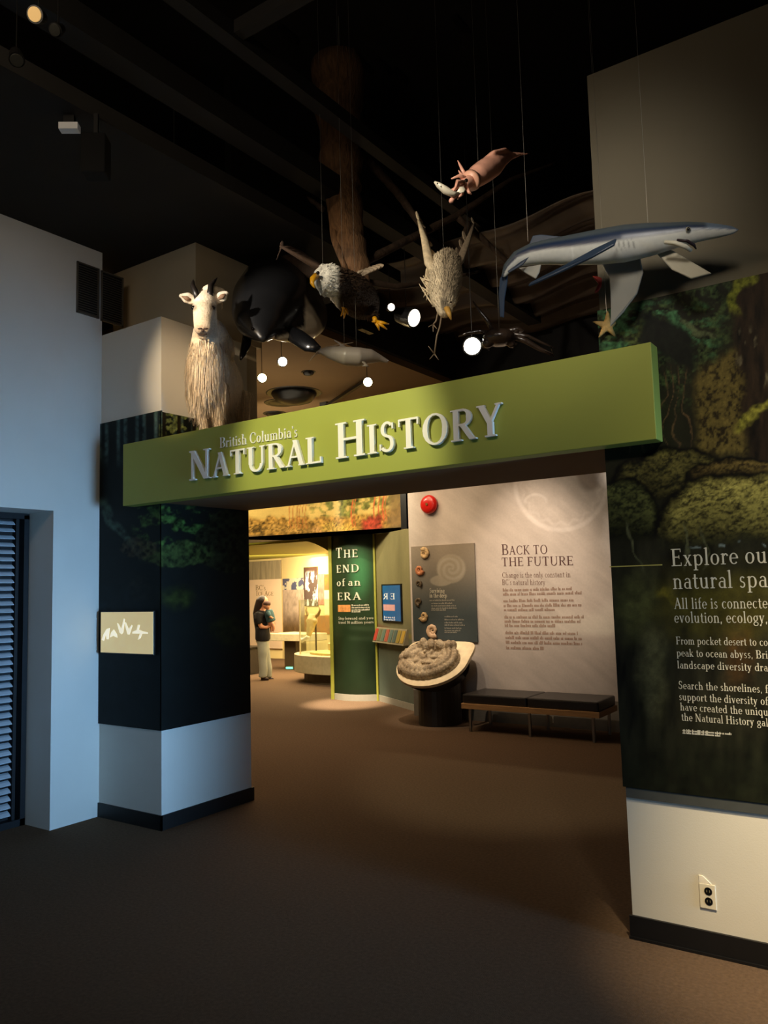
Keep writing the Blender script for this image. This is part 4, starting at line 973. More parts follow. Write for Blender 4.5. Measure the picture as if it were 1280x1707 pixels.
bk = [cat_(i/20) for i in range(21)]; mb = MB(); mb.prism([Vector((p.x, p.y+.006, zf0-.02)) for p in bk]+[Vector((-6.6, 10.1, zf0-.02)), Vector((-9.9, 10.1, zf0-.02))], (0, 0, .03)); mb.build('underside', m_bmetal, fz)
p = fp[-1]; MB().box((p.x-.01, p.y-.01, zf0-.02), (p.x+.09, p.y+.12, 3.9)).build('end_post', m_bmetal, fz)

# ---- ice age room
MB().box((-16, 10.2, 2.50), (-6.9, 16.5, 2.56)).build('ceiling_lime', m_lime, kind='structure')
# curved lime header behind the frieze
mb = MB(); hp = []
for i in range(13):
    t = i/12; hp.append(Vector((-8.55+.82*t, 9.96, 2.50-.34*t**1.8)))
mb.prism(hp+[Vector((-7.73, 9.96, 2.55)), Vector((-8.55, 9.96, 2.55))], (0, .05, 0)); mb.build('trim_2', mat('olive_header_paint', (112, 112, 44), .6), kind='structure')
WC = P(471, 1098, z=0)
WC = Vector((WC.x, WC.y, 0))
MB().box((WC.x-4.0, WC.y, 0), (WC.x, WC.y+.1, 2.5)).build('wall_ice_back', m_cream, kind='structure')
RD = (Vector((-8.2, 12.9, 0))-WC).normalized(); rn = Vector((RD.y, -RD.x, 0)); RL = 7.0
mb = MB(); mb.prism([WC, WC+RD*RL, WC+RD*RL-rn*.1, WC-rn*.1], (0, 0, 2.5)); mb.build('wall_ice_side', m_cream, kind='structure')
# text panel on the back wall
yb = WC.y-.02
ta, tb_ = P(412, 1090, y=yb), P(469, 940, y=yb)
tp = empty('ice_age_panel', ((ta.x+tb_.x)/2, yb, ta.z), 'pale standing text panel titled BC\'s Ice Age on the far back wall', 'display panel')
MB().box((ta.x, yb-.03, .25), (tb_.x, yb, P(440, 966, y=yb).z)).build('panel_board', mat('pale_pink_print', (226, 200, 168), .5, var=.05, scale=2), tp)
MB().box((ta.x, yb-.03, P(440, 966, y=yb).z+.002), (tb_.x, yb, 2.45)).build('header_board', mat('streaked_grey_print', (150, 138, 108), .6, var=.3, scale=3, stretch=(6, 1, .6)), tp)
yb2 = yb-.032
wall_text([ln_("", (426, 984), (443, 984), .13, [("BC's", 1)]), ln_('', (427, 993), (456, 993), .12, [('I', 1), ('CE ', .8), ('A', 1), ('GE', .8)])], yb2, mat('olive_ink', (120, 100, 60), .6), tp)
# photo collage on the angled wall
def onR(px, py, off=.0):
    r = Vector(ray(px, py)); o = Vector((0, 0, HC)); p0 = WC+rn*off; t = (p0-o).dot(rn)/r.dot(rn); return o+r*t
pc = empty('photo_collage', onR(510, 1020, .02), 'collage of tall waterfall and ice photographs on the angled cream wall', 'picture')
def waterfall(co):
    px, py = projA(co); n = fbm(px/3.0, py/16); c = np.where((n > .5)[:, None], L3((226, 228, 222)), L3((92, 78, 70))*1.0)
    e = (ss(10, 16, np.abs(px-521.5)) + ss(958, 950, py)); c = c*(1-np.clip(e, 0, 1)[:, None])+L3((84, 62, 50))*(.6+.8*n[:, None])*np.clip(e, 0, 1)[:, None]
    return c
def grass(co):
    px, py = projA(co); n = fbm(px/3, py/8)[:, None]; t = ss(1010, 1050, py)[:, None]
    return (L3((190, 170, 150))*(1-t)+L3((110, 86, 52))*t)*(.5+1.0*n)
def blueice(co):
    px, py = projA(co); n = fbm(px/4, py/7); c = np.where((n > .52)[:, None], L3((214, 206, 178)), L3((88, 92, 120)))
    return c
def autumn(co):
    px, py = projA(co); n = fbm(px/4, py/6)[:, None]; return L3((200, 130, 50))*(1-n)+L3((110, 84, 66))*n*1.2
def photo(px0, px1, py0, py1, fn, off, lab=None):
    a_ = onR(px0, py1, off); b_ = onR(px1, py1, off); zt2 = onR((px0+px1)/2, py0, off).z; zb2 = onR((px0+px1)/2, py1, off).z
    a_ = Vector((a_.x, a_.y, zb2)); b_ = Vector((b_.x, b_.y, zb2))
    grid('photograph', a_, b_-a_, (0, 0, zt2-zb2), 40, 60, m_print, fn, pc, thick=.01, label=lab)
photo(471, 507, 964, 983, blueice, .012, 'blue ice photograph'); photo(472, 508, 983, 1062, grass, .012, 'grey grassland photograph')
photo(507, 530, 945, 1010, waterfall, .022, 'white waterfall photograph'); photo(530, 541, 957, 1008, lambda co: grass(co)*np.array([1, .6, .6]), .012, 'dark red-brown photograph')
photo(507, 554, 1026, 1056, autumn, .012, 'amber autumn grass photograph'); photo(541, 554, 957, 983, autumn, .012, 'orange foliage photograph')
photo(541, 554, 984, 1025, lambda co: np.tile(L3((240, 226, 180)), (len(co), 1)), .012, 'pale yellow panel')

# curved plinth with glass case
pl0 = P(495, 1140, z=0); pcx, pcy = -8.95, 11.85
def arcbox(rx, ry, z0, z1, n=28, cx_=None, cy_=None):
    cx_, cy_ = cx_ if cx_ is not None else pcx, cy_ if cy_ is not None else pcy
    return MB().prism([Vector((cx_+rx*math.cos(a_), cy_+ry*math.sin(a_), z0)) for a_ in [2*math.pi*i/n for i in range(n)]], (0, 0, z1-z0))
zz = lambda py: P(500, py, x=None, y=11.0).z
pt = empty('case_plinth', (pcx, pcy, 0), 'rounded cream plinth on a dark base holding the skull, beyond the opening', 'plinth')
z1_, z2_ = P(500, 1122, y=11.15).z, P(490, 1092, y=11.15).z
arcbox(1.0, .68, 0, z1_).build('base', mat('dark_brown_base', (74, 62, 44), .6), pt)
arcbox(1.2, .84, z1_, z2_).build('drum', mat('cream_drum', (176, 164, 128), .6), pt, bevel=.01)
arcbox(.62, .42, z2_, z2_+.035, cx_=pcx-.12, cy_=pcy-.2).build('disc', mat('yellow_disc', (214, 190, 104), .5), pt)
arcbox(.5, .3, z2_+.0, z2_+.16, cx_=pcx-.2, cy_=pcy+.25).build('raised_step', mat('tan_step', (200, 176, 116), .5), pt, bevel=.01)
gc = empty('glass_case', (pcx-.1, pcy, z2_), 'clear glass case standing on the rounded cream plinth', 'glass case')
gm = glassmat(); gx0, gx1, gy0, gy1 = pcx-.8, pcx+.6, pcy-.52, pcy+.4; gz = z2_+1.0
for a_, b_ in (((gx0, gy0), (gx1, gy0+.01)), ((gx0, gy0), (gx0+.01, gy1)), ((gx1-.01, gy0), (gx1, gy1)), ((gx0, gy1-.01), (gx1, gy1))):
    MB().box((a_[0], a_[1], z2_+.001), (b_[0], b_[1], gz)).build('glass_pane', gm, gc)
mb = MB()
for x_, y_ in ((gx0, gy0), (gx1, gy0)): mb.box((x_-.008, y_-.008, z2_+.001), (x_+.012, y_+.012, gz))
mb.build('corner_bead', mat('pale_edge_bead', (226, 208, 160), .4), gc)
# bison skull on a post
sk = P(522, 1035, y=pcy-.15)
se = empty('horned_skull', (sk.x, pcy-.15, z2_+.035), 'pale horned animal skull on a thin dark post in the glass case', 'skull')
mb = MB(); mb.tube([sk+Vector((0, 0, .12)), sk+Vector((0, -.03, .0)), sk+Vector((0, -.10, -.16)), sk+Vector((0, -.14, -.27))], [(.08, .08), (.13, .09), (.08, .07), (.05, .04)], 14)
mb.ball(sk+Vector((-.08, -.05, 0)), .05); mb.ball(sk+Vector((.08, -.05, 0)), .05)
m_bone = mat('bone', (214, 190, 130), .6, var=.2, scale=20); link('cranium', fuse(mb, 'cranium', .012), m_bone, se)
for s in (-1, 1):
    MB().tube([sk+Vector((s*.06, 0, .08)), sk+Vector((s*.13, 0, .12)), sk+Vector((s*.17, 0, .2)), sk+Vector((s*.15, 0, .27))], [.035, .03, .02, .006], 10).build('horn', mat('horn_brown', (150, 120, 70), .5, var=.3), se, smooth=True)
    MB().ball(sk+Vector((s*.055, -.085, .01)), (.022, .02, .026)).build('eye_socket', m_bmetal, se)
MB().tube([(sk.x+.06, pcy-.15, z2_+.035), (sk.x+.06, pcy-.15, sk.z)], .016, 10).build('post', mat('dark_post', (60, 52, 40), .4), se)
# far table with teal light
tx = P(484, 1116, z=0)
tt = empty('far_table', (tx.x, tx.y, 0), 'pale counter on a dark pedestal with a teal light strip near the person', 'table')
zt3 = P(484, 1068, y=tx.y).z; zt4 = P(484, 1056, y=tx.y).z
MB().box((tx.x-.16, tx.y, .0), (tx.x+.16, tx.y+.35, zt3)).build('pedestal', mat('dark_brown_base', (74, 62, 44), .6), tt)
MB().prism([Vector((tx.x-.55, tx.y-.15, zt3)), Vector((tx.x+.5, tx.y-.15, zt3)), Vector((tx.x+.75, tx.y+.35, zt3)), Vector((tx.x-.4, tx.y+.6, zt3))], (0, 0, zt4-zt3)).build('counter_top', mat('pale_counter', (206, 196, 160), .4), tt, bevel=.01)
MB().tube([(tx.x-.11, tx.y-.004, .03), (tx.x+.07, tx.y-.004, .035)], .022, 8).build('light_strip', mat('teal_light', (120, 240, 200), .5, emit=((120, 245, 205), 1.4)), tt)
sb = P(509, 1068, y=tx.y-.3)
sb = Vector((P(508, 1070, y=pcy+.1).x, pcy+.1, z2_+.225))
MB().tube([sb+Vector((-.10, 0, -.03)), sb+Vector((-.08, 0, -.02)), sb+Vector((-.03, 0, -.005)), sb+Vector((.05, 0, .03)), sb+Vector((.09, 0, .05)), sb+Vector((.11, 0, .06))], [.03, .048, .036, .036, .046, .028], 12).build('bone', mat('white_bone', (240, 232, 214), .5, var=.05), label='short white bone lying on the step inside the glass case', cat='bone', smooth=True)

# ================================================================== HANGING ANIMALS
def tb(mb, pts, n=16, flat=None):
    """pts: (px, py, depth, radius_px[, radius_px along flat])"""
    P3 = [F(p[0], p[1], p[2]) for p in pts]; rr = []
    for p in pts:
        k = p[2]/FOC; rr.append((p[3]*k, (p[4] if len(p) > 4 else p[3])*k))
    return mb.tube(P3, rr, n, flat=flat)
def wire(name, a, top_z, label, parent=None, lean=(0, 0)):
    b = Vector((a.x+lean[0], a.y+lean[1], top_z)); mb = MB(); mb.tube([a, b], .0008, 5)
    return mb.build(name, m_wire, parent)
Q = F
# ---- mountain goat
GX, GY, GZ = -4.27, 4.10, 2.832
goat = empty('mountain_goat', (GX, GY+.3, GZ), 'white shaggy mountain goat with black horns standing on the green sign beam', 'goat')
gd = 5.92
def gp(px, py, dd=0): return F(px, py, gd+dd)
mb = MB()
kk = gd/FOC
# trunk: from chest back to rump (recedes away from the entrance)
mb.tube([gp(343, 612, -.06), gp(346, 618, .10), gp(356, 626, .32), gp(370, 634, .62), gp(380, 642, .84), gp(384, 650, .95)], [(24*kk, 36*kk), (33*kk, 52*kk), (33*kk, 55*kk), (31*kk, 52*kk), (26*kk, 42*kk), (12*kk, 20*kk)], 18, flat=UP)
# neck and chest
mb.tube([gp(343, 640, -.02), gp(342, 606, -.06), gp(342, 575, -.07), gp(343, 545, -.06), gp(346, 515, .0)], [29*kk, 30*kk, 24*kk, 19*kk, 15*kk], 16)
# shoulder hump
mb.ball(gp(352, 560, .16), (26*kk, 30*kk, 30*kk)); mb.ball(gp(360, 575, .32), (27*kk, 34*kk, 30*kk))
mb.tube([gp(324, 560, -.10), gp(332, 580, -.16), gp(340, 594, -.17), gp(350, 580, -.16), gp(360, 560, -.10)], [4*kk, 6*kk, 7*kk, 6*kk, 4*kk], 10)
# head: cranium to muzzle, tilted down toward the visitor
mb.tube([gp(344, 495, .03), gp(342, 506, -.05), gp(340, 520, -.13), gp(338, 536, -.20), gp(338, 549, -.25), gp(338, 556, -.26)], [(16*kk, 13*kk), (19*kk, 16*kk), (18*kk, 16*kk), (15*kk, 13*kk), (14*kk, 11*kk), (9*kk, 6*kk)], 16, flat=FWD)
mb.tube([gp(340, 545, -.12), gp(339, 560, -.20), gp(339, 566, -.20)], [(11*kk, 10*kk), (10*kk, 7*kk), (6*kk, 4*kk)], 12)
# brow ridges, cheeks
for s, x in ((-1, 326), (1, 356)): mb.ball(gp(x, 509, -.08), (6*kk, 6*kk, 5*kk))
# ears
for tip, mid, base in (((298, 492), (311, 496), (328, 504)), ((381, 486), (371, 494), (356, 503))):
    mb.tube([gp(*base, -.0), gp(*mid, -.02), gp(*tip, -.01)], [(7*kk, 4*kk), (10.5*kk, 4.5*kk), (2.5*kk, 1.2*kk)], 10, flat=FWD)
# poll tuft behind the horns
mb.ball(gp(351, 489, .07), (19*kk, 16*kk, 15*kk)); mb.ball(gp(366, 492, .09), (13*kk, 12*kk, 13*kk)); mb.ball(gp(335, 494, .05), (10*kk, 10*kk, 8*kk))
# legs
def leg(x0, y0, d0, x1, x2, dl, r0, bot=None):
    fz = GZ+.03
    a = gp(x0, y0, d0); ft = Vector((gp(x2, 700, dl).x, gp(x2, 700, dl).y, fz)); kn = a.lerp(ft, .52)+Vector((0, -.02 if d0 < .4 else .05, 0))
    mb.tube([a, a.lerp(kn, .5), kn, kn.lerp(ft, .7), ft], [r0*kk, r0*.72*kk, r0*.5*kk, r0*.36*kk, r0*.42*kk], 12); return ft
feet = [leg(330, 640, -.02, 0, 343, -.05, 18), leg(362, 640, .0, 0, 367, -.02, 18), leg(374, 655, .78, 0, 385, .75, 20), leg(396, 655, .8, 0, 402, .72, 20)]
me = fuse(mb, 'body', .011, 2)
def goatcol(co):
    px, py = projA(co); n = fbm(co[:, 0]*22, co[:, 2]*9)[:, None]; c = (L3((226, 204, 172))*(1-n)+L3((246, 234, 212))*n)
    hd = (ss(30, 26, np.abs(px-340))*ss(498, 505, py)*ss(566, 560, py))[:, None]*ss(-.02, -.10, (co @ np.array(FWD)-float(gp(340, 530).dot(FWD))))[:, None]
    c = c*(1-.34*hd)
    mz = (ss(20, 8, np.hypot(px-338, (py-553)*1.2)))[:, None]; c = c*(1-mz*.35)+L3((150, 112, 84))*mz*.35
    for ex in (322.5, 355): e = ss(8, 3, np.hypot(px-ex, py-513))[:, None]*.6; c = c*(1-e)+L3((70, 50, 36))*e
    return c
paint(me, goatcol); m_hide = vmat('goat_hide', .8, .1, .15, 60, .6)
link('body', me, m_hide, goat)
for base, tip, k in (((331, 497), (322, 466), 0), ((350, 498), (362, 463), 0)):
    a, b = gp(*base, -.055), gp(*tip, .06); mid = a.lerp(b, .5)+Vector((0, -.03, .01)); mb = MB()
    mb.tube([a-Vector((0, 0, .02)), a.lerp(mid, .5), mid, mid.lerp(b, .6), b], [6*kk, 5.4*kk, 4.3*kk, 2.8*kk, .6*kk], 12)
    mb.build('horn', mat('black_horn', (30, 24, 20), .35, var=.3, scale=60, spec=.6), goat, smooth=True)
m_eye = mat('dark_glass_eye', (14, 9, 7), .08, var=.05, spec=.9)
for x in (322.5, 355): MB().ball(gp(x, 513.5, -.14), (3.9*kk, 3.9*kk, 3.9*kk), 10, 8).build('eye', m_eye, goat, smooth=True)
m_nose = mat('dark_brown_nose', (58, 40, 32), .5, var=.2)
mb = MB()
for x in (333.5, 343): mb.ball(gp(x, 548, -.315), (4.2*kk, 2*kk, 1.6*kk), 10, 6, axes=(RT, FWD, UP))
mb.ball(gp(338.3, 551, -.318), (2.4*kk, 2*kk, 2.6*kk), 8, 6, axes=(RT, FWD, UP)); mb.build('nose', m_nose, goat, smooth=True)
MB().tube([gp(331, 556.5, -.275), gp(338, 559, -.285), gp(345, 556.5, -.275)], .9*kk, 6).build('mouth_line', m_nose, goat)
for s in ((303, 494, 318, 500), (376, 490, 364, 498)):
    MB().tube([gp(s[0], s[1], -.035), gp((s[0]+s[2])/2, (s[1]+s[3])/2, -.045), gp(s[2], s[3], -.03)], [(1*kk, .5*kk), (4*kk, .8*kk), (2*kk, .5*kk)], 8, flat=FWD).build('inner_ear', mat('tan_inner_ear', (140, 108, 82), .7), goat, smooth=True)
for ft in feet:
    MB().tube([ft-Vector((0, 0, .03)), ft+Vector((0, -.01, .02))], [(.045, .05), (.036, .04)], 12).build('hoof', mat('dark_hoof', (44, 36, 30), .5), goat)
# shaggy coat: many hanging locks
def coat():
    R = random.Random(11); mb = MB(); vs = [v.co.copy() for v in me.vertices]; ns = [v.normal.copy() for v in me.vertices]
    idx = list(range(len(vs))); R.shuffle(idx); cnt = 0; hc = gp(340, 530)
    X_, Y_ = projA(np.array([tuple(v) for v in vs]))
    for i in idx:
        p, n = vs[i], ns[i]; y = Y_[i]
        if y < 570 and not (p-hc).dot(FWD) > .14: continue
        if p.z < GZ+.30 and R.random() < .45: continue
        if y < 600: L = R.uniform(.04, .09)
        else: L = R.uniform(.10, .22)
        if p.z < GZ+.30: L = R.uniform(.03, .07)
        L = min(L, max(.02, p.z-GZ-.03))
        g = Vector((0, 0, -1)); g = g-n*g.dot(n)
        if g.length < .15: g = Vector((n.x, n.y, -.3))
        g.normalize(); g = (g+Vector((R.uniform(-.16, .16), R.uniform(-.1, .1), 0))).normalized()
        s_ = g.cross(n).normalized(); w_ = R.uniform(.0022, .0045); k = len(mb.v); q = 4; b_ = n.normalized()
        for j in range(q+1):
            t = j/q; d_ = (g*(1-t)+Vector((0, 0, -1))*t).normalized(); c = p+d_*(L*t)+b_*(.002+.012*math.sin(math.pi*t*.7)); ww = w_*(1-.85*t)
            mb.v += [tuple(c+s_*ww), tuple(c-s_*ww)]
            if j: mb.f.append((k+2*j-2, k+2*j-1, k+2*j+1, k+2*j))
        cnt += 1
        if cnt > 13000: break
    m2 = mb.mesh('coat')
    def cc_(co):
        n = np.repeat(np.random.RandomState(4).rand(len(co)//10+1), 10)[:len(co)][:, None]; return goatcol(co)*(.72+.36*n)
    paint(m2, cc_); return m2
link('coat', coat(), m_hide, goat, kind='stuff')
# beard
mb = MB(); R = random.Random(2)
for i in range(60):
    a = gp(R.uniform(331, 348), 566, R.uniform(-.2, -.1)); b = a+Vector((R.uniform(-.01, .01), 0, -R.uniform(.04, .09))); mb.tube([a, b], [.006, .001], 4)
m2 = mb.mesh('beard'); paint(m2, goatcol); link('beard', m2, m_hide, goat, kind='stuff')

# ---- orca: heading to the visitor, nose down to the left
orca = empty('killer_whale', F(470, 500, 6.6), 'glossy black and white killer whale hanging nose-down beside the goat', 'whale')
mb = MB()
ob = [(440, 568, 6.02, 5, 4), (436, 557, 6.08, 22, 15), (434, 541, 6.2, 41, 30), (440, 521, 6.38, 55, 44), (452, 501, 6.6, 66, 56), (468, 486, 6.95, 70, 62), (482, 480, 7.3, 60, 58), (492, 478, 7.7, 48, 46), (498, 476, 8.1, 34, 32), (500, 474, 8.5, 18, 20), (500, 470, 8.9, 8, 12)]
tb(mb, ob, 28, flat=UP)
# belly bulge right / cheek
tb(mb, [(478, 556, 6.3, 12), (500, 545, 6.5, 30), (512, 530, 6.8, 34), (520, 520, 7.2, 26)], 18)
tb(mb, [(462, 562, 6.15, 8, 6), (474, 562, 6.22, 12, 8), (490, 560, 6.4, 14, 12)], 12)
# dorsal fin
tb(mb, [(454, 472, 6.7, 50, 34), (461, 448, 6.8, 37, 24), (470, 426, 6.9, 21, 12), (476, 410, 6.97, 9, 6), (479, 399, 7.0, 2.5, 2)], 16, flat=FWD)
me = fuse(mb, 'body', .02, 4)
def orcacol(co):
    px, py = projA(co); c = np.tile(L3((26, 26, 27)), (len(px), 1)); W = L3((206, 196, 174))
    d = (co-np.array([0, 0, HC])) @ np.array(FWD)
    # grey-white flank patch
    m1 = ss(0, 4, (px-507)-(-(py-490))*0.02)*ss(0, 5, (py-488)-(px-507)*.1)*ss(0, 4, 533-px+(py-520)*.25)*ss(592, 584, py)*ss(-3, 3, (py-488)*.62+505-px)
    # throat and chin
    m2 = ss(0, 5, py-(570-(px-440)*.42))*ss(444, 450, px)*ss(512, 504, px)
    m3 = ss(0, 3, py-(551-(px-505)*.9))*ss(480, 500, px)*ss(520, 508, px)*.6
    m_ = np.clip(np.maximum(np.maximum(m1, m2), m3), 0, 1)[:, None]
    return c*(1-m_)+W*m_
paint(me, orcacol); m_orca = vmat('glossy_painted_whale', .34, .6, .05, 8, coat=.5)
link('body', me, m_orca, orca)
m_ob = mat('glossy_black_fin', (14, 14, 15), .25, var=.05, spec=.5)
for pts in ([(413, 556, 6.35, 8, 3), (410, 575, 6.3, 8, 3), (404, 592, 6.25, 5, 2), (401, 600, 6.22, 1.5, 1)], [(478, 552, 6.3, 12, 6), (496, 562, 6.15, 14, 6), (515, 575, 6.05, 13, 5), (532, 583, 6.0, 6, 3)]):
    mb = MB(); tb(mb, pts, 14, flat=FWD); mb.build('flipper', m_ob, orca, smooth=True)
MB().ball(F(421, 548, 6.02), (.012, .012, .012), 10, 8).build('eye', m_eye, orca, smooth=True)
a = F(500, 474, 8.9)
mb = MB()
for s in (-1, 1): mb.tube([a, a+RT*s*.18+FWD*.1, a+RT*s*.34+FWD*.28], [(.10, .03), (.09, .02), (.015, .006)], 10, flat=UP)
mb.build('tail_fluke', m_ob, orca, smooth=True)
for p in (F(470, 425, 7.0), F(488, 440, 7.6)): wire('hanging_wire', p, 6.4 if p.x > -3.8 else 4.51, '', orca)

# ---- bald eagle
eg = empty('bald_eagle', F(560, 470, 5.3), 'bald eagle in flight with white head and yellow talons in front of the tree trunk', 'eagle')
ed = 5.25; ek = ed/FOC
mb = MB()
tb(mb, [(526, 462, ed-.10, 12), (536, 463, ed-.08, 21), (547, 467, ed-.03, 26), (560, 470, ed+.06, 24), (572, 478, ed+.16, 29), (588, 490, ed+.34, 33), (602, 502, ed+.55, 29), (612, 512, ed+.75, 19), (620, 518, ed+.9, 8)], 20)
tb(mb, [(580, 500, ed+.3, 13), (574, 512, ed+.26, 7)], 10); tb(mb, [(612, 515, ed+.42, 14), (622, 530, ed+.36, 7)], 10)
me = fuse(mb, 'body', .01, 2)
def eaglecol(co):
    px, py = projA(co); n = fbm(px/3, py/3)[:, None]; h = (ss(570, 560, px+4*n[:, 0]))[:, None]
    return (L3((54, 40, 28))*(.6+.8*n))*(1-h)+L3((222, 218, 204))*(.85+.25*n)*h
paint(me, eaglecol); m_fe = vmat('feathers', .8, .15, .25, 120, .5); link('body', me, m_fe, eg)
link('plumage', plumes(me, lambda p: F(612, 512, ed+.75)-F(536, 463, ed-.08), 2600, (.02, .045), (.003, .006), lambda x, y: x > 532, eaglecol), m_fe, eg, kind='stuff')
m_yel = mat('yellow_beak', (208, 150, 22), .4, var=.1)
mb = MB(); tb(mb, [(527, 460, ed-.14, 6, 5.5), (521, 465, ed-.19, 5.2, 4.5), (520, 472, ed-.205, 3.6, 3.4), (523, 478, ed-.205, 1.8, 1.8), (526, 481, ed-.20, .5, .5)], 12); mb.build('beak', m_yel, eg, smooth=True)
for x, y in ((530, 455),): MB().ball(F(x, y, ed-.185), 3*ek, 10, 8).build('eye', m_eye, eg, smooth=True)
m_dkf = mat('dark_brown_feathers', (58, 42, 30), .8, var=.35, scale=50, bump=.4); m_pf = mat('pale_wing_feathers', (150, 134, 112), .7, var=.2, scale=50)
def wing(root, elbow, tip, feathers, m, rr):
    mb = MB(); mb.tube([root, elbow, tip], [(rr, rr*.6), (rr*.8, rr*.45), (rr*.3, rr*.2)], 10); o = mb.build('wing', m, eg, smooth=True)
    for i, (a_, b_, w_, ml) in enumerate(feathers):
        f = MB(); f.blade(a_, b_, w_, -FWD, .003); f.build('feather', ml, o, smooth=True)
rt_, el_, tp_ = F(560, 462, ed+.2), F(520, 440, ed+.25), F(470, 412, ed+.4)
fl = []
for i in range(12):
    t = i/11; a_ = rt_.lerp(el_, t*2) if t < .5 else el_.lerp(tp_, t*2-1); b_ = a_+F(515-38*t, 470-24*t, ed+.3).__sub__(F(540-38*t, 440-22*t, ed+.25))*(.8+.9*t)*-.35+Vector((-.02, .12+.1*t, -.06)); fl.append((a_, b_, .028, m_dkf))
for i in range(6): fl.append((tp_, tp_+RT*(-.02-.015*i)+UP*(.10-.012*i)+FWD*(.16+.05*i), .016, m_dkf))
wing(rt_, el_, tp_, fl, m_dkf, .05)
rt_, el_, tp_ = F(578, 472, ed+.3), F(598, 455, ed+.3), F(622, 447, ed+.35); fl = []
for i in range(9):
    t = i/8; a_ = rt_.lerp(el_, min(1, t*2)) if t < .5 else el_.lerp(tp_, t*2-1); fl.append((a_, F(596+44*t, 462-20*t, ed+.3), .022, m_pf))
wing(rt_, el_, tp_, fl, m_pf, .028)
mb = MB()
for bx, by, tips in ((572, 508, ((568, 527), (573, 531), (580, 524), (575, 517))), (624, 530, ((632, 551), (645, 549), (648, 540), (620, 536)))):
    mb = MB(); dd = ed+.25 if bx < 600 else ed+.36; tb(mb, [(bx, by, dd, 4.2), (bx+2, by+6, dd-.02, 4)], 8)
    for tx_, ty_ in tips: tb(mb, [(bx+2, by+6, dd-.02, 3.4), ((bx+tx_)/2+2, (by+ty_)/2+3, dd-.05, 2.6), (tx_, ty_, dd-.03, .8)], 8)
    mb.build('talon', m_yel, eg, smooth=True)
wire('hanging_wire', F(538, 445, ed+.1), 6.4, '', eg)

# ---- diving heron-like bird
hb_ = empty('diving_bird', F(740, 460, 5.1), 'pale grey seabird diving beak-down above the middle of the sign', 'bird')
hd = 5.0; hk = hd/FOC
mb = MB()
tb(mb, [(746, 424, hd+.42, 8), (744, 440, hd+.34, 21), (742, 462, hd+.22, 26), (740, 486, hd+.06, 22), (740, 504, hd-.06, 17), (741, 516, hd-.12, 14), (741, 526, hd-.15, 7)], 18)
me = fuse(mb, 'body', .009, 2)
def gullcol(co):
    px, py = projA(co); n = fbm(px/3, py/7)[:, None]
    c = L3((206, 190, 160))*(.75+.5*n); g = (ss(732, 744, px+8*fbm(px/5, py/12))*ss(505, 485, py))[:, None]; c = c*(1-g*.65)+L3((96, 82, 66))*g*.65
    e = ss(8, 5, np.hypot(px-741, (py-507)*.5))[:, None]*.85; return c*(1-e)+L3((92, 84, 72))*e
paint(me, gullcol); link('body', me, m_fe, hb_)
link('plumage', plumes(me, lambda p: F(746, 424, hd+.42)-F(741, 526, hd-.15), 3200, (.03, .08), (.002, .004), lambda x, y: y < 512, gullcol, lift=.014), m_fe, hb_, kind='stuff')
mb = MB(); tb(mb, [(745, 514, hd-.17, 6, 5), (749, 524, hd-.2, 4, 3.4), (752, 533, hd-.2, 1.2, 1.2)], 10); mb.build('beak', mat('horn_yellow_beak', (190, 146, 70), .4), hb_, smooth=True)
MB().ball(F(751, 504, hd-.145), 2.2*hk, 10, 8).build('eye', m_eye, hb_, smooth=True)
m_cf = mat('cream_feathers', (210, 192, 158), .8, var=.25, scale=40); m_gf = mat('grey_feathers', (112, 98, 80), .8, var=.3, scale=40)
def wing2(path, feathers, ml, rr):
    mb = MB(); mb.tube(path, rr, 10); o = mb.build('wing', ml, hb_, smooth=True)
    for a_, b_, w_, mf in feathers: f = MB(); f.blade(a_, b_, w_, -FWD+RT*.3, .0025); f.build('feather', mf, o, smooth=True)
pa_ = [F(735, 470, hd+.15), F(716, 440, hd+.25), F(708, 400, hd+.45), F(698, 368, hd+.6)]
fl = [(pa_[0].lerp(pa_[1], t), F(722-12*t, 505-36*t, hd+.2+.1*t), .018, m_cf) for t in (0, .25, .5, .75, 1)]
fl += [(pa_[1].lerp(pa_[2], t), F(735-14*t, 446-36*t, hd+.34+.15*t), .018, m_cf) for t in (0, .3, .6, 1)]
fl += [(pa_[3], F(694+5*k, 352+9*k, hd+.75), .014, m_cf) for k in range(4)] + [(F(716, 478, hd+.2), F(700+3*k, 462+5*k, hd+.25), .012, m_cf) for k in range(5)]
fl += [(F(722+R.uniform(-4, 6), 470+R.uniform(-6, 40), hd+.12), F(702+R.uniform(-6, 10), 462+R.uniform(-10, 40), hd+.2), .006, m_cf) for k in range(14)]
wing2(pa_, fl, m_cf, [(.045, .03), (.04, .025), (.03, .018), (.012, .01)])
pb_ = [F(750, 455, hd+.2), F(766, 435, hd+.35), F(778, 405, hd+.55), F(790, 374, hd+.75)]
fl = [(pb_[0].lerp(pb_[2], t), F(752+20*t, 440-55*t, hd+.5+.2*t), .022, m_gf) for t in (0, .25, .5, .75, 1)]
fl += [(pb_[3], F(786+4*k, 362+8*k, hd+.9), .014, m_gf) for k in range(4)]
wing2(pb_, fl, m_gf, [(.045, .03), (.035, .02), (.025, .014), (.010, .008)])
m_leg = mat('grey_bird_leg', (120, 104, 84), .6, var=.2)
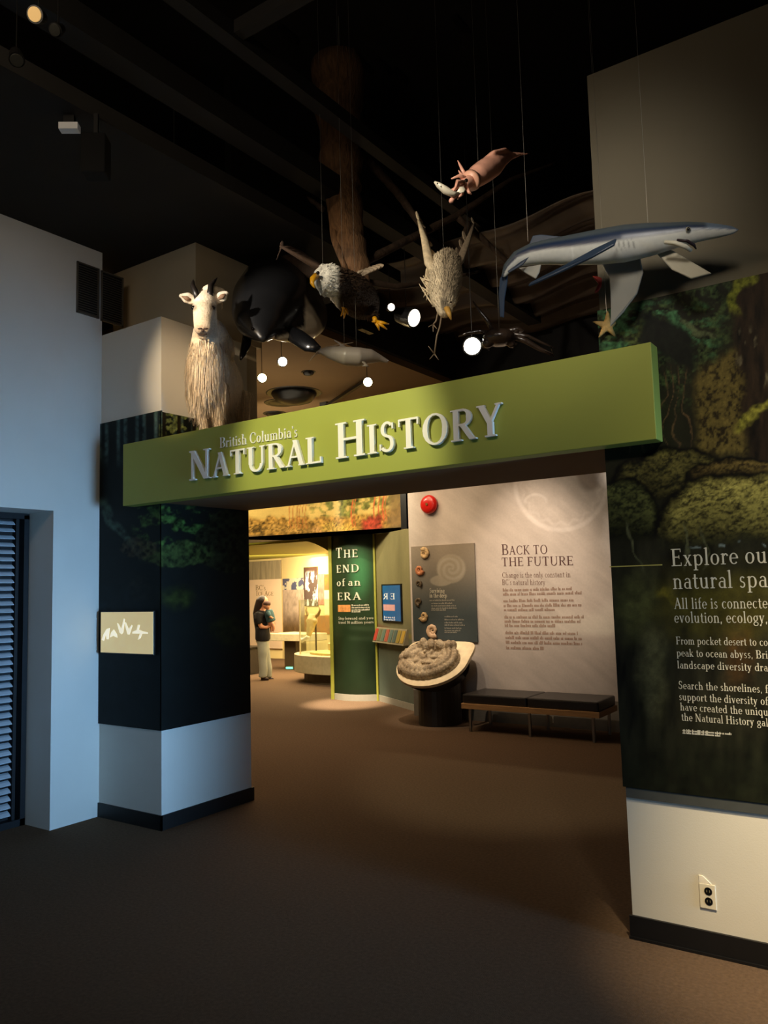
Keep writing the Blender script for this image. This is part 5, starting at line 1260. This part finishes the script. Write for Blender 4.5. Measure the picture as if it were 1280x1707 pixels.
for pts, tips in (([(737, 520, hd+.1), (733, 545, hd+.1), (728, 560, hd+.1), (724, 590, hd+.12)], ((716, 599), (714, 577), (731, 600))), ([(731, 515, hd+.16), (727, 535, hd+.16), (722, 541, hd+.16)], ((714, 545), (722, 553), (728, 548)))):
    mb = MB(); mb.tube([F(*p) for p in pts], 1.5*hk, 6); e = F(*pts[-1])
    for tx_, ty_ in tips: mb.tube([e, F(tx_, ty_, hd+.1)], [1.4*hk, .5*hk], 6)
    mb.build('leg', m_leg, hb_, smooth=True)
wire('hanging_wire', F(740, 440, hd+.3), 6.4, '', hb_)

# ---- squid catching a fish
sqd = 5.0
sq = empty('squid', F(810, 285, sqd), 'pink squid hanging below the ceiling, grasping a small white fish', 'squid')
mb = MB()
tb(mb, [(787, 300, sqd-.08, 17, 15), (796, 293, sqd-.05, 19.5, 18), (808, 285, sqd, 20, 19), (822, 276, sqd+.06, 18, 18), (836, 266, sqd+.12, 12, 12), (850, 260, sqd+.18, 5, 7), (866, 257, sqd+.22, 2.6, 3), (882, 256, sqd+.26, .8, 1)], 20)
tb(mb, [(800, 272, sqd+.02, 3, 4), (815, 264, sqd+.05, 6, 20), (832, 259, sqd+.10, 5, 20), (848, 257, sqd+.16, 2, 8), (858, 257, sqd+.18, 1, 3)], 12, flat=FWD)
tb(mb, [(812, 300, sqd+.02, 3, 3), (826, 288, sqd+.06, 7, 4), (838, 272, sqd+.10, 6, 3), (846, 262, sqd+.14, 2, 2)], 12)
tb(mb, [(788, 300, sqd-.08, 10), (779, 304, sqd-.12, 11), (772, 309, sqd-.15, 9)], 14)
m_sq = mat('pink_squid_skin', (226, 168, 146), .35, var=.18, scale=16, spec=.5)
me = fuse(mb, 'mantle', .008, 2); link('mantle', me, m_sq, sq)
mb = MB(); tb(mb, [(782, 303, sqd-.1, 17.5, 16), (786, 300.5, sqd-.085, 19, 17.5)], 20); mb.build('mantle_collar', mat('pale_pink_collar', (222, 168, 142), .4, var=.08), sq, smooth=True)
for pts in ([(778, 296, -.1, 3.5), (770, 282, -.1, 2.8), (763, 268, -.08, 1)], [(776, 298, -.14, 3.8), (765, 293, -.16, 3), (752, 298, -.16, 1)], [(774, 306, -.15, 4.5), (765, 308, -.18, 4), (757, 316, -.2, 3), (748, 318, -.2, 1.4)],
            [(774, 310, -.15, 4), (766, 320, -.19, 3.6), (757, 328, -.2, 3.6), (752, 335, -.2, 4.5), (749, 337, -.2, 2)], [(778, 312, -.13, 3.5), (781, 320, -.15, 3), (786, 324, -.15, 1)], [(772, 304, -.18, 4), (762, 302, -.2, 3), (760, 311, -.21, 2.4), (752, 325, -.21, 1)],
            [(776, 302, -.08, 3.5), (768, 290, -.05, 2.4), (764, 284, -.04, .8)], [(772, 312, -.1, 3.4), (770, 324, -.12, 2.8), (762, 332, -.12, 1)]):
    mb = MB(); tb(mb, [(a_, b_, sqd+c_, r_) for a_, b_, c_, r_ in pts], 8); mb.build('tentacle', m_sq, sq, smooth=True)
MB().ball(F(777, 301, sqd-.235), .012, 10, 8).build('eye', m_eye, sq, smooth=True)
wire('hanging_wire', F(797, 274, sqd-.02), 6.4, '', sq)
sf_ = empty('small_fish', F(742, 315, sqd-.2), 'small silvery white fish held in the tentacles of the squid', 'fish')
mb = MB(); tb(mb, [(724, 303, sqd-.24, 1.5, 1.5), (730, 308, sqd-.24, 6, 4), (742, 317, sqd-.24, 8.5, 6), (755, 324, sqd-.23, 6.5, 4.5), (764, 322, sqd-.22, 3, 2)], 14); m_sf = mat('silver_fish', (226, 220, 200), .3, var=.12, scale=20, spec=.6)
mb.build('body', m_sf, sf_, smooth=True); mb = MB(); tb(mb, [(762, 322, sqd-.22, 2, 1), (770, 316, sqd-.22, 6, .8), (774, 313, sqd-.22, 3, .5)], 8, flat=FWD); mb.build('tail_fin', m_sf, sf_, smooth=True)
MB().ball(F(729, 306, sqd-.29), .005, 8, 6).build('eye', m_eye, sf_)

# ---- blue shark
sh = empty('blue_shark', F(1030, 405, 3.85), 'long blue and white shark hanging over the right end of the green sign', 'shark')
def SD(x): return 4.0-(x-835)*.0012
mb = MB()
top = [(838, 462, 3.5), (846, 447, 9), (862, 432, 14), (885, 424, 18), (912, 420, 21), (950, 417, 25), (995, 412, 29), (1040, 406, 31), (1080, 400, 28), (1115, 394, 23), (1145, 389, 19), (1175, 386, 15), (1200, 385, 11), (1220, 384, 7), (1231, 384, 2)]
tb(mb, [(x, y, SD(x), r*.8, r) for x, y, r in top], 26, flat=UP)
me = fuse(mb, 'body', .007, 3)
def sharkcol(co):
    px, py = projA(co); mid = np.interp(px, [t[0] for t in top], [t[1] for t in top]); r = np.interp(px, [t[0] for t in top], [t[2] for t in top])
    u = (py-mid)/r; n = fbm(px/7, py/5)[:, None]
    t = ss(-.86, -.6, u)[:, None]; t2 = ss(-.34, -.12, u)[:, None]
    c = L3((72, 80, 84))*(1-t)+L3((14, 36, 66))*t; c = c*(1-t2)+L3((206, 206, 198))*t2
    m_ = (ss(1172, 1182, px)*ss(-.1, -.5, u))[:, None]*.6; c = c*(1-m_)+L3((120, 136, 156))*m_
    sm = ss(2.2, .8, np.abs(px-953-(py-400)*.06))[:, None]*ss(-.3, 0, u)[:, None]*.5; c = c*(1-sm)+L3((240, 240, 235))*sm
    g = np.zeros(len(px))
    for gx in (1022, 1030, 1038, 1046, 1054): g = np.maximum(g, ss(1.6, .5, np.abs(px-gx-(py-402)*.35))*ss(-.35, -.1, u)*ss(.5, .2, u))
    c = c*(1-.5*g[:, None])
    return c*(.92+.16*n)
paint(me, sharkcol); m_sh = vmat('shark_skin', .35, .45, .04, 60); link('body', me, m_sh, sh)
def fin(name, pts, m, thick=.008, label=None):
    P3 = [F(x, y, SD(x)+dz) for x, y, dz in pts]; n = (P3[1]-P3[0]).cross(P3[2]-P3[0]).normalized()
    return MB().prism([p-n*thick/2 for p in P3], n*thick).build(name, m, sh, bevel=thick*.4, label=label)
m_fb = mat('dark_blue_fin', (44, 58, 76), .4, var=.1); m_fg = mat('grey_fin', (150, 146, 134), .5, var=.06); m_fp = mat('pale_fin', (176, 168, 146), .5, var=.05)
fin('pectoral_fin', [(1028, 398, -.12), (1024, 409, -.14), (985, 430, -.16), (930, 456, -.16), (880, 478, -.14), (884, 472, -.14), (940, 444, -.15), (990, 416, -.13)], m_fb, .014)
fin('pectoral_fin', [(1000, 432, .06), (1066, 424, .06), (1072, 455, .07), (1062, 490, .09), (1040, 520, .11), (1017, 545, .12), (1019, 500, .11), (1016, 465, .08)], m_fg, .014)
fin('pelvic_fin', [(864, 447, -.05), (902, 441, -.05), (899, 455, -.05), (893, 465, -.05), (880, 458, -.05)], m_fg, .01)
fin('anal_fin', [(868, 436, -.1), (882, 428, -.1), (872, 441, -.1), (848, 456, -.09), (846, 452, -.09)], m_fb, .008)
fin('dorsal_fin', [(880, 412, 0), (888, 393, 0), (902, 391, 0), (952, 396, 0), (953, 402, 0), (920, 412, 0)], m_fb, .01)
fin('pectoral_fin', [(1092, 420, .04), (1120, 417, .03), (1186, 456, -.02), (1152, 465, -.02), (1120, 450, 0)], m_fp, .012)
fin('tail_fin', [(838, 456, .02), (847, 448, .02), (846, 470, .03), (841, 500, .04), (840, 530, .05), (833, 528, .05), (831, 490, .04), (833, 465, .02)], m_fb, .012)
mb = MB(); tb(mb, [(1108, 404, SD(1108)-.07, 5, 3), (1125, 405, SD(1125)-.075, 4, 4), (1142, 411, SD(1140)-.07, 4, 4), (1152, 418, SD(1150)-.05, 3, 3)], 12, flat=UP); mb.build('lower_jaw', mat('white_jaw', (222, 214, 190), .4, var=.04), sh, smooth=True)
mb = MB(); tb(mb, [(1128, 400, SD(1128)-.058, 2.5, 2), (1146, 402, SD(1146)-.052, 3, 2.6), (1157, 409, SD(1155)-.035, 2.4, 2.6), (1160, 415, SD(1157)-.02, 1, 1)], 10); mb.build('mouth', mat('dark_mouth', (40, 24, 30), .5), sh, smooth=True)
MB().ball(F(1147, 382, SD(1147)-.046), (.012, .006, .010), 12, 8, axes=(RT, FWD, UP)).build('eye_rim', mat('pale_eye_rim', (200, 190, 160), .3), sh, smooth=True)
MB().ball(F(1147, 381.5, SD(1147)-.051), .0075, 10, 8).build('eye', m_eye, sh, smooth=True)
for x, y in ((1080, 372), (880, 402)): wire('hanging_wire', F(x, y, SD(x)), 6.4, '', sh)

# ---- grey porpoise
pd = 5.35
po = empty('porpoise', F(590, 592, pd), 'small smooth grey porpoise hanging on two wires under the eagle', 'porpoise')
mb = MB(); tb(mb, [(527, 588, pd+.1, 2, 2), (538, 586, pd+.06, 6, 6), (556, 589, pd, 12, 12), (578, 594, pd-.03, 17, 16), (598, 595, pd-.03, 17, 16), (618, 594, pd, 12, 12), (634, 598, pd+.02, 5, 6), (647, 603, pd+.04, 2, 3)], 18)
tb(mb, [(578, 582, pd, 9, 3), (566, 573, pd+.02, 6, 2), (556, 566, pd+.04, 1.5, 1)], 10)
me = fuse(mb, 'body', .008, 2)
link('body', me, mat('grey_porpoise_skin', (136, 126, 118), .4, var=.1, scale=8), po)
mb = MB(); tb(mb, [(530, 587, pd+.08, 3, 1.5), (522, 594, pd+.06, 5, 1.2), (515, 603, pd+.04, 1, .6)], 8); tb(mb, [(532, 587, pd+.08, 3, 1.5), (545, 578, pd+.2, 4, 1.2), (588, 571, pd+.3, 1, .6)], 8)
mb.build('tail_fluke', mat('tan_fluke', (156, 134, 108), .5), po, smooth=True)
mb = MB(); tb(mb, [(606, 604, pd-.08, 5, 2), (612, 610, pd-.1, 3.5, 1.5), (604, 610, pd-.1, 1, .6)], 8); mb.build('flipper', mat('grey_flipper', (110, 100, 92), .4), po, smooth=True)
for x, y in ((574, 583), (594, 581)): wire('hanging_wire', F(x, y, pd), 6.4, '', po)

# ---- dark crab-like creature near the lamp
cd = 5.5
cr = empty('crab', F(826, 565, cd), 'dark glossy crab hanging beside the bright lamp above the sign', 'crab')
mb = MB(); mb.ball(F(832, 563, cd), (.115, .12, .062), 20, 12, axes=(RT, FWD, UP)); m_cr = mat('dark_glossy_shell', (44, 34, 28), .22, var=.3, scale=20, spec=.8, bump=.2)
mb.ball(F(813, 572, cd-.02), (.04, .04, .035), 12, 8); mb.ball(F(852, 573, cd-.02), (.03, .03, .03), 12, 8)
link('shell', fuse(mb, 'shell', .008, 1), m_cr, cr)
for pts in ([(815, 556, 5), (800, 552, 4), (780, 555, 3), (764, 561, 1)], [(820, 550, 4), (812, 534, 4), (802, 522, 3), (788, 502, 1)], [(845, 552, 4), (862, 548, 4), (872, 552, 4), (866, 557, 2)], [(852, 560, 5), (876, 568, 5), (900, 582, 4), (922, 592, 3), (918, 578, 1)],
            [(850, 572, 4), (860, 574, 4), (854, 580, 2)], [(848, 556, 4), (880, 560, 3), (905, 572, 2), (925, 580, 1)], [(808, 570, 4), (806, 578, 3), (816, 583, 1)]):
    mb = MB(); tb(mb, [(a_, b_, cd+.02, r_) for a_, b_, r_ in pts], 8); mb.build('leg', m_cr, cr, smooth=True)
wire('hanging_wire', F(832, 550, cd), 6.4, '', cr)

# ---- sea stars
def star(px, py, d, R, col, lab, rot, squ=1.0):
    o_ = empty('sea_star', F(px, py, d), lab, 'sea star'); k = d/FOC; c = F(px, py, d); mb = MB()
    for i in range(5):
        a_ = rot+i*2*math.pi/5; dr = RT*math.cos(a_)*squ+UP*math.sin(a_)+FWD*.12*math.cos(a_*2)
        mb.tube([c-dr*.1*R*k, c+dr*R*k*.35, c+dr*R*k*.7, c+dr*R*k], [(R*.30*k, R*.16*k), (R*.22*k, R*.14*k), (R*.14*k, R*.10*k), (R*.04*k, R*.04*k)], 8, flat=FWD)
    link('body', fuse(mb, 'body', .006, 1), col, o_); mb = MB(); mb.tube([c, c+Vector((0, 0, 6.4-c.z))], .0007, 5); mb.build('hanging_wire', m_wire, o_)
star(1012, 543, 4.02, 25, mat('tan_star', (196, 156, 88), .7, var=.2, scale=60, bump=.4), 'tan sea star hanging at the left edge of the right mural', math.pi/2)
star(1006, 472, 4.1, 26, mat('red_star', (158, 40, 24), .6, var=.25, scale=60, bump=.4), 'red sea star hanging behind the shark fin', math.pi/2-.2, .8)

# ================================================================== DRIFTWOOD TREE hung from the ceiling
tr = empty('driftwood_tree', F(575, 300, 6.3), 'rough brown driftwood trunk with bare branches hanging from the dark ceiling', 'tree')
m_bark = mat('brown_bark', (88, 64, 42), .85, var=.5, scale=14, bump=1.0, bscale=30, stretch=(3, 3, .6), spec=.25)
m_bark2 = mat('dark_bark', (50, 37, 26), .85, var=.5, scale=14, bump=1.0, bscale=30, spec=.25)
def branch(pts, n=12, seed=0, nm='branch'):
    mb = MB(); R = random.Random(seed); P3 = []; rr = []
    for i in range(len(pts)-1):
        for s in range(5):
            t = s/5; a_, b_ = pts[i], pts[i+1]; q = [a_[k]*(1-t)+b_[k]*t for k in range(4)]
            P3.append(F(q[0]+R.uniform(-.12, .12)*q[3], q[1], q[2])); rr.append(q[3]*q[2]/FOC*R.uniform(.88, 1.1))
    P3.append(F(*pts[-1][:3])); rr.append(pts[-1][3]*pts[-1][2]/FOC)
    mb.tube(P3, rr, n); return mb.build(nm, m_bark if nm == 'trunk' or seed < 20 else m_bark2, tr, smooth=True)
branch([(566, 110, 6.5, 46), (566, 215, 6.4, 38), (568, 300, 6.3, 33), (575, 360, 6.2, 27), (586, 410, 6.1, 24), (596, 450, 6.05, 20), (606, 480, 6.0, 8)], 20, 3, 'trunk')
branch([(545, 250, 6.3, 5), (550, 330, 6.2, 8), (560, 400, 6.12, 8), (575, 445, 6.0, 6), (583, 470, 6.0, 3)], 10, 9)
for i, b in enumerate([[(588, 245, 6.4, 9), (630, 285, 6.5, 8), (665, 325, 6.5, 7), (700, 372, 6.4, 6), (712, 400, 6.4, 3)],
          [(560, 470, 6.5, 14), (500, 440, 6.7, 18), (440, 405, 6.9, 17), (370, 360, 7.1, 14), (290, 306, 7.3, 9), (240, 270, 7.4, 4)],
          [(430, 400, 6.9, 7), (400, 372, 6.8, 6), (350, 335, 6.7, 5), (300, 300, 6.7, 2)],
          [(600, 440, 6.2, 8), (680, 400, 6.5, 7), (760, 360, 6.8, 6), (850, 300, 7.0, 4), (930, 270, 7.2, 2)],
          [(760, 360, 6.8, 5), (800, 395, 6.9, 5), (850, 440, 7.0, 4), (900, 470, 7.1, 2)],
          [(610, 470, 6.1, 6), (660, 478, 6.3, 5), (720, 470, 6.6, 4), (800, 452, 6.9, 2)],
          [(540, 350, 6.2, 5), (520, 335, 6.2, 4), (512, 328, 6.2, 2)],
          [(780, 372, 6.7, 5), (770, 410, 6.6, 5), (755, 440, 6.5, 3)]]):
    branch(b, 10, 20+i)
for p in (F(566, 110, 6.5), F(290, 306, 7.3)): MB().tube([p, Vector((p.x, p.y, 6.4))], .004, 6).build('hanging_wire', m_wire, tr)

# ================================================================== LAMPS
m_can = mat('black_lamp_can', (22, 21, 20), .35, .2, var=.1, spec=.6)
def lamp(px, py, d, aimv, r, label, lit=0.0, col=(255, 240, 210), topz=None, group=None, power=0, L=None):
    c = F(px, py, d); t = Vector(aimv).normalized(); L = L or r*2.2
    o_ = empty('track_spotlight', c, label, 'spotlight', group)
    MB().tube([c+t*.0, c-t*L*.5, c-t*L, c-t*(L+.02)], [r*1.08, r*.98, r*.75, r*.3], 20).build('lamp_can', m_can, o_, smooth=False)
    em = mat('lamp_lens_%d' % int(lit*10), col, .2, var=.02, emit=(col, lit) if lit else None) if lit else mat('dark_lens_glass', (50, 50, 46), .08, var=.1, spec=.9)
    MB().tube([c+t*.002, c+t*.006], [r*.9, r*.86], 20).build('lens', em, o_)
    b = c-t*L*.5; MB().tube([b, Vector((b.x, b.y, topz-.02))], .003, 8).build('stem', m_can, o_)
    MB().box((b.x-.03, b.y-.1, topz-.03), (b.x+.03, b.y+.1, topz)).build('track_adapter', m_can, o_)
    if power: spot('lamp_beam', tuple(c+t*.02), tuple(c+t*2), power, (1, .85, .6), 110, .8, r)
    return o_
toC = lambda px, py, d: (Vector((0, 0, HC))-F(px, py, d)).normalized()
lamp(787, 577, 6.3, toC(787, 577, 6.3)+Vector((0, 0, .0)), .072, 'brightest round spotlight glaring at the visitor above the middle of the sign', 60, (255, 244, 225), 6.4, power=5)
lamp(437, 630, 7.6, toC(437, 630, 7.6)+Vector((.1, 0, .1)), .045, 'glowing warm spotlight just right of the goat', 40, (255, 226, 160), 4.3)
lamp(471, 603, 7.3, toC(471, 603, 7.3)+Vector((.4, 0, 0)), .045, 'glowing white spotlight below the whale', 30, (255, 244, 215), 4.3)
lamp(613, 637, 7.9, toC(613, 637, 7.9)+Vector((.15, 0, 0)), .048, 'glowing spotlight on the gallery ceiling below the porpoise', 40, (255, 240, 200), 4.3)
lamp(690, 530, 7.0, toC(690, 530, 7.0)*.4+Vector((.75, .2, -.25)), .085, 'large tilted spotlight with oval white lens left of the diving bird', 3.2, (255, 240, 215), 6.4)
lamp(652, 512, 6.9, toC(652, 512, 6.9)+Vector((.5, 0, 0)), .035, 'small spotlight with a white lens right of the eagle', 4, (255, 245, 225), 6.4)
lamp(625, 493, 6.9, Vector((.9, .1, .1)), .05, 'dark unlit spotlight between eagle wing and small white lens', 0, (150, 150, 150), 6.4)
# top-left lamps catching the light
m_amb = (206, 170, 110)
lamp(58, 24, 3.6, Vector((.5, -.8, -.5)), .035, 'amber-lensed spotlight at the top left corner of the room', .5, m_amb, 6.4)
lamp(28, 100, 3.9, Vector((.5, -.2, -.9)), .035, 'small dark ceiling spotlight below the amber one', 0, (120, 120, 90), 6.4)
lamp(92, 50, 3.8, Vector((.3, -.6, -.6)), .03, 'tiny dark ceiling spotlight right of the amber one', 0, (120, 120, 90), 6.4)
lamp(478, 262, 6.6, Vector((-.3, -.4, -.8)), .05, 'dark ceiling spotlight with shiny rim left of the tree trunk', 0, (140, 140, 130), 6.4)
# white box fixture under the charcoal soffit, and a hanging dark speaker
c = F(116, 213, 4.3)
fx = empty('ceiling_box_lamp', (c.x, c.y, 4.51), 'small unlit white box lamp under the charcoal ceiling at upper left', 'ceiling lamp')
d1 = (F(134, 220, 4.3)-F(99, 205, 4.3)); d1.z = 0; d1 = d1.normalized(); d2 = Vector((-d1.y, d1.x, 0))
c = P(116, 213, z=4.44)
MB().obox(c, d1*.055, d2*.028, Vector((0, 0, .02))).build('white_diffuser', mat('white_diffuser', (216, 216, 214), .5, var=.02, emit=((120, 120, 120), .12)), fx)
MB().obox(c+Vector((0, 0, .045)), d1*.03, d2*.02, Vector((0, 0, .026))).build('mount', m_can, fx)
c = P(160, 262, z=4.25); sp = empty('ceiling_speaker', (c.x, c.y, 4.51), 'black box speaker hanging from the charcoal ceiling right of the white box lamp', 'speaker')
MB().obox(c, d1*.07, d2*.06, Vector((0, 0, .12))).build('cabinet', mat('matte_black_plastic', (4, 4, 4), .9), sp, bevel=.008)
MB().obox(c+Vector((0, 0, .19)), d1*.012, d2*.012, Vector((0, 0, .075))).build('bracket', m_can, sp)
# domes on the brown gallery ceiling
def dome(px, py, r, h, label):
    c = P(px, py, z=4.3); o_ = empty('ceiling_dome', (c.x, c.y, 4.3), label, 'ceiling fixture')
    MB().tube([Vector((c.x, c.y, 4.3-h*t)) for t in (0, .15, .3, .7, .92, 1)], [r, r, r*.94, r*.78, r*.4, .01], 24).build('dome', mat('smoked_dome', (8, 7, 6), .35), o_, smooth=True)
    MB().tube([Vector((c.x, c.y, 4.30)), Vector((c.x, c.y, 4.292))], [r*1.25, r*1.2], 24).build('ceiling_plate', m_can, o_)
dome(490, 655, .30, .16, 'large dark ceiling dome, biggest on the brown gallery ceiling')
dome(458, 689, .14, .05, 'small flat ceiling dome nearest the goat on the brown gallery ceiling')
dome(470, 671, .2, .03, 'low flat round plate between two domes on the brown gallery ceiling')
dome(514, 620, .07, .05, 'tiny shiny ceiling dome under the porpoise tail')
a_, b_ = P(542, 678, z=4.24), P(607, 636, z=4.24)
mb = MB(); mb.tube([a_, b_], .03, 8); mb.box((a_.x-.06, a_.y-.05, 4.18), (a_.x+.06, a_.y+.05, 4.299)); o = mb.build('lighting_track', m_can, label='dark lighting track bar across the brown gallery ceiling', cat='lighting track')

# ================================================================== VISITOR WITH A BABY in the far room
fp0 = P(444, 1133, z=0); wd_ = float((fp0-Vector((0, 0, HC))).dot(FWD)); wk = wd_/FOC
pe = empty('person', (fp0.x, fp0.y, 0), 'person with long dark hair, black shirt and pale grey trousers carrying a baby', 'person')
def W(px, py, dd=0): return F(px, py, wd_+dd)
def wt(mb, pts, n=12): return mb.tube([W(a_, b_, c_) for a_, b_, c_, r_ in pts], [r_*wk for a_, b_, c_, r_ in pts], n)
mb = MB()
wt(mb, [(437, 1064, 0, 10), (437, 1050, 0, 9.5), (436, 1035, 0, 10), (435, 1022, 0, 10), (436, 1015, 0, 6), (438, 1008, 0, 4.2)])
mb.ball(W(440, 1003, -.0), (7.2*wk, 7.5*wk, 9.2*wk)); mb.ball(W(446, 1006, 0), (2*wk, 2*wk, 2*wk)); mb.ball(W(443.5, 1010, 0), (3*wk, 3*wk, 3*wk))
for dz, fx_ in ((-.10, 441), (.10, 449)):
    wt(mb, [(437, 1064, dz*.8, 8.5), (437+(fx_-441)*.4, 1084, dz, 6.5), (438+(fx_-441)*.7, 1098, dz, 5.2), (fx_-2, 1116, dz, 4), (fx_-3, 1129, dz, 3)])
    wt(mb, [(fx_-4, 1131.5, dz, 3), (fx_+5, 1132, dz-.02, 2.2)])
for dz in (-.17, .15): wt(mb, [(433, 1021, dz, 5), (431, 1034, dz*1.2, 4.3), (435, 1045, dz*1.2, 3.8), (444, 1046, dz*.9, 3), (452, 1041, dz*.4, 2.6), (455, 1039, dz*.3, 2.6)])
me = fuse(mb, 'body', .022, 2); m_skin = mat('skin', (206, 146, 112), .55, var=.06); link('body', me, m_skin, pe)
for dz in (-.05, .04):
    for k in range(4): mb = MB(); mb.tube([W(454, 1038+k*1.2, dz), W(457, 1037+k*1.3, dz), W(458, 1039+k*1.3, dz)], .011, 6); mb.build('finger', m_skin, pe)
mb = MB(); mb.ball(W(437, 1001, 0), (8.2*wk, 8.4*wk, 8.6*wk)); wt(mb, [(435, 1000, 0, 8), (431, 1012, 0, 7.5), (428, 1024, .0, 7), (428, 1034, 0, 3)]); link('hair', fuse(mb, 'hair', .02, 2), mat('dark_brown_hair', (34, 22, 18), .5, var=.3), pe)
mb = MB(); [wt(mb, [(438, 1068, s_, 11.5), (438, 1058, s_, 12), (437, 1046, s_*.8, 11)]) for s_ in (-.08, .08)]; wt(mb, [(438, 1066, 0, 13), (438, 1060, 0, 13), (437, 1048, 0, 12), (435, 1034, 0, 12.5), (434, 1024, 0, 12.5), (436, 1016, 0, 7)])
for dz in (-.17, .15): wt(mb, [(433, 1021, dz, 7), (430, 1032, dz*1.2, 7), (432, 1040, dz*1.2, 6.4)])
link('shirt', fuse(mb, 'shirt', .022, 2), mat('black_shirt', (18, 14, 14), .8, var=.2), pe)
mb = MB(); wt(mb, [(438, 1057, 0, 11.5), (438, 1070, 0, 12)])
for dz, fx_ in ((-.10, 441), (.10, 449)): wt(mb, [(438, 1066, dz*.8, 10), (438+(fx_-441)*.4, 1084, dz, 8.6), (438+(fx_-441)*.7, 1098, dz, 7.6), (fx_-2, 1116, dz, 7.2), (fx_-3, 1129, dz, 7.2)])
link('trousers', fuse(mb, 'trousers', .022, 2), mat('pale_grey_denim', (164, 166, 150), .8, var=.1, scale=8), pe)
mb = MB()
for dz, fx_ in ((-.10, 441), (.10, 449)): wt(mb, [(fx_-5, 1130.5, dz, 3.4), (fx_+3, 1131.5, dz-.02, 2.8), (fx_+7, 1132.5, dz-.02, 1.6)])
mb.build('shoes', mat('dark_shoes', (44, 26, 20), .5), pe, smooth=True)
bb = empty('baby', W(449, 1020, 0), 'baby in a teal top held against the shoulder of the dark-haired person', 'person')
mb = MB(); mb.ball(W(444.5, 1009, -.12), (6*wk, 6*wk, 6.6*wk)); wt(mb, [(447, 1015, -.1, 3), (449, 1022, -.1, 6), (452, 1034, -.1, 6), (452, 1042, -.1, 5)]); wt(mb, [(446, 1020, -.22, 3), (450, 1028, -.27, 2.4), (455, 1031, -.24, 2)]); wt(mb, [(454, 1038, -.15, 3.4), (456, 1046, -.16, 2.8), (455, 1053, -.15, 2.2)])
wt(mb, [(450, 1040, -.02, 3.4), (452, 1048, -.02, 2.6), (452, 1054, -.02, 2)])
link('body', fuse(mb, 'body', .018, 2), m_skin, bb)
mb = MB(); wt(mb, [(448, 1016, -.1, 6), (449, 1024, -.1, 8), (452, 1036, -.1, 8)]); wt(mb, [(446, 1020, -.22, 4.2), (450, 1028, -.27, 3.6)]); link('top', fuse(mb, 'top', .018, 2), mat('teal_cloth', (62, 92, 96), .8, var=.3, scale=20), bb)
mb = MB(); mb.ball(W(445, 1006.5, -.12), (6.6*wk, 6.6*wk, 5.4*wk)); link('hair', fuse(mb, 'hair', .018, 1), mat('brown_hair', (76, 48, 36), .6, var=.2), bb)

# dark bin in the far room, left of the person
q = P(424, 1129, z=0); q = Vector((q.x-.62, q.y+.5, 0)); bi = empty('dark_bin', q, 'dark low cabinet behind the person at the left edge of the opening', 'cabinet')
MB().box((q.x-.3, q.y-.2, 0), (q.x+.22, q.y+.25, .52)).build('cabinet_body', m_ped, bi, bevel=.01); MB().box((q.x-.32, q.y-.22, .522), (q.x+.24, q.y+.27, .55)).build('cabinet_top', m_bmetal, bi)
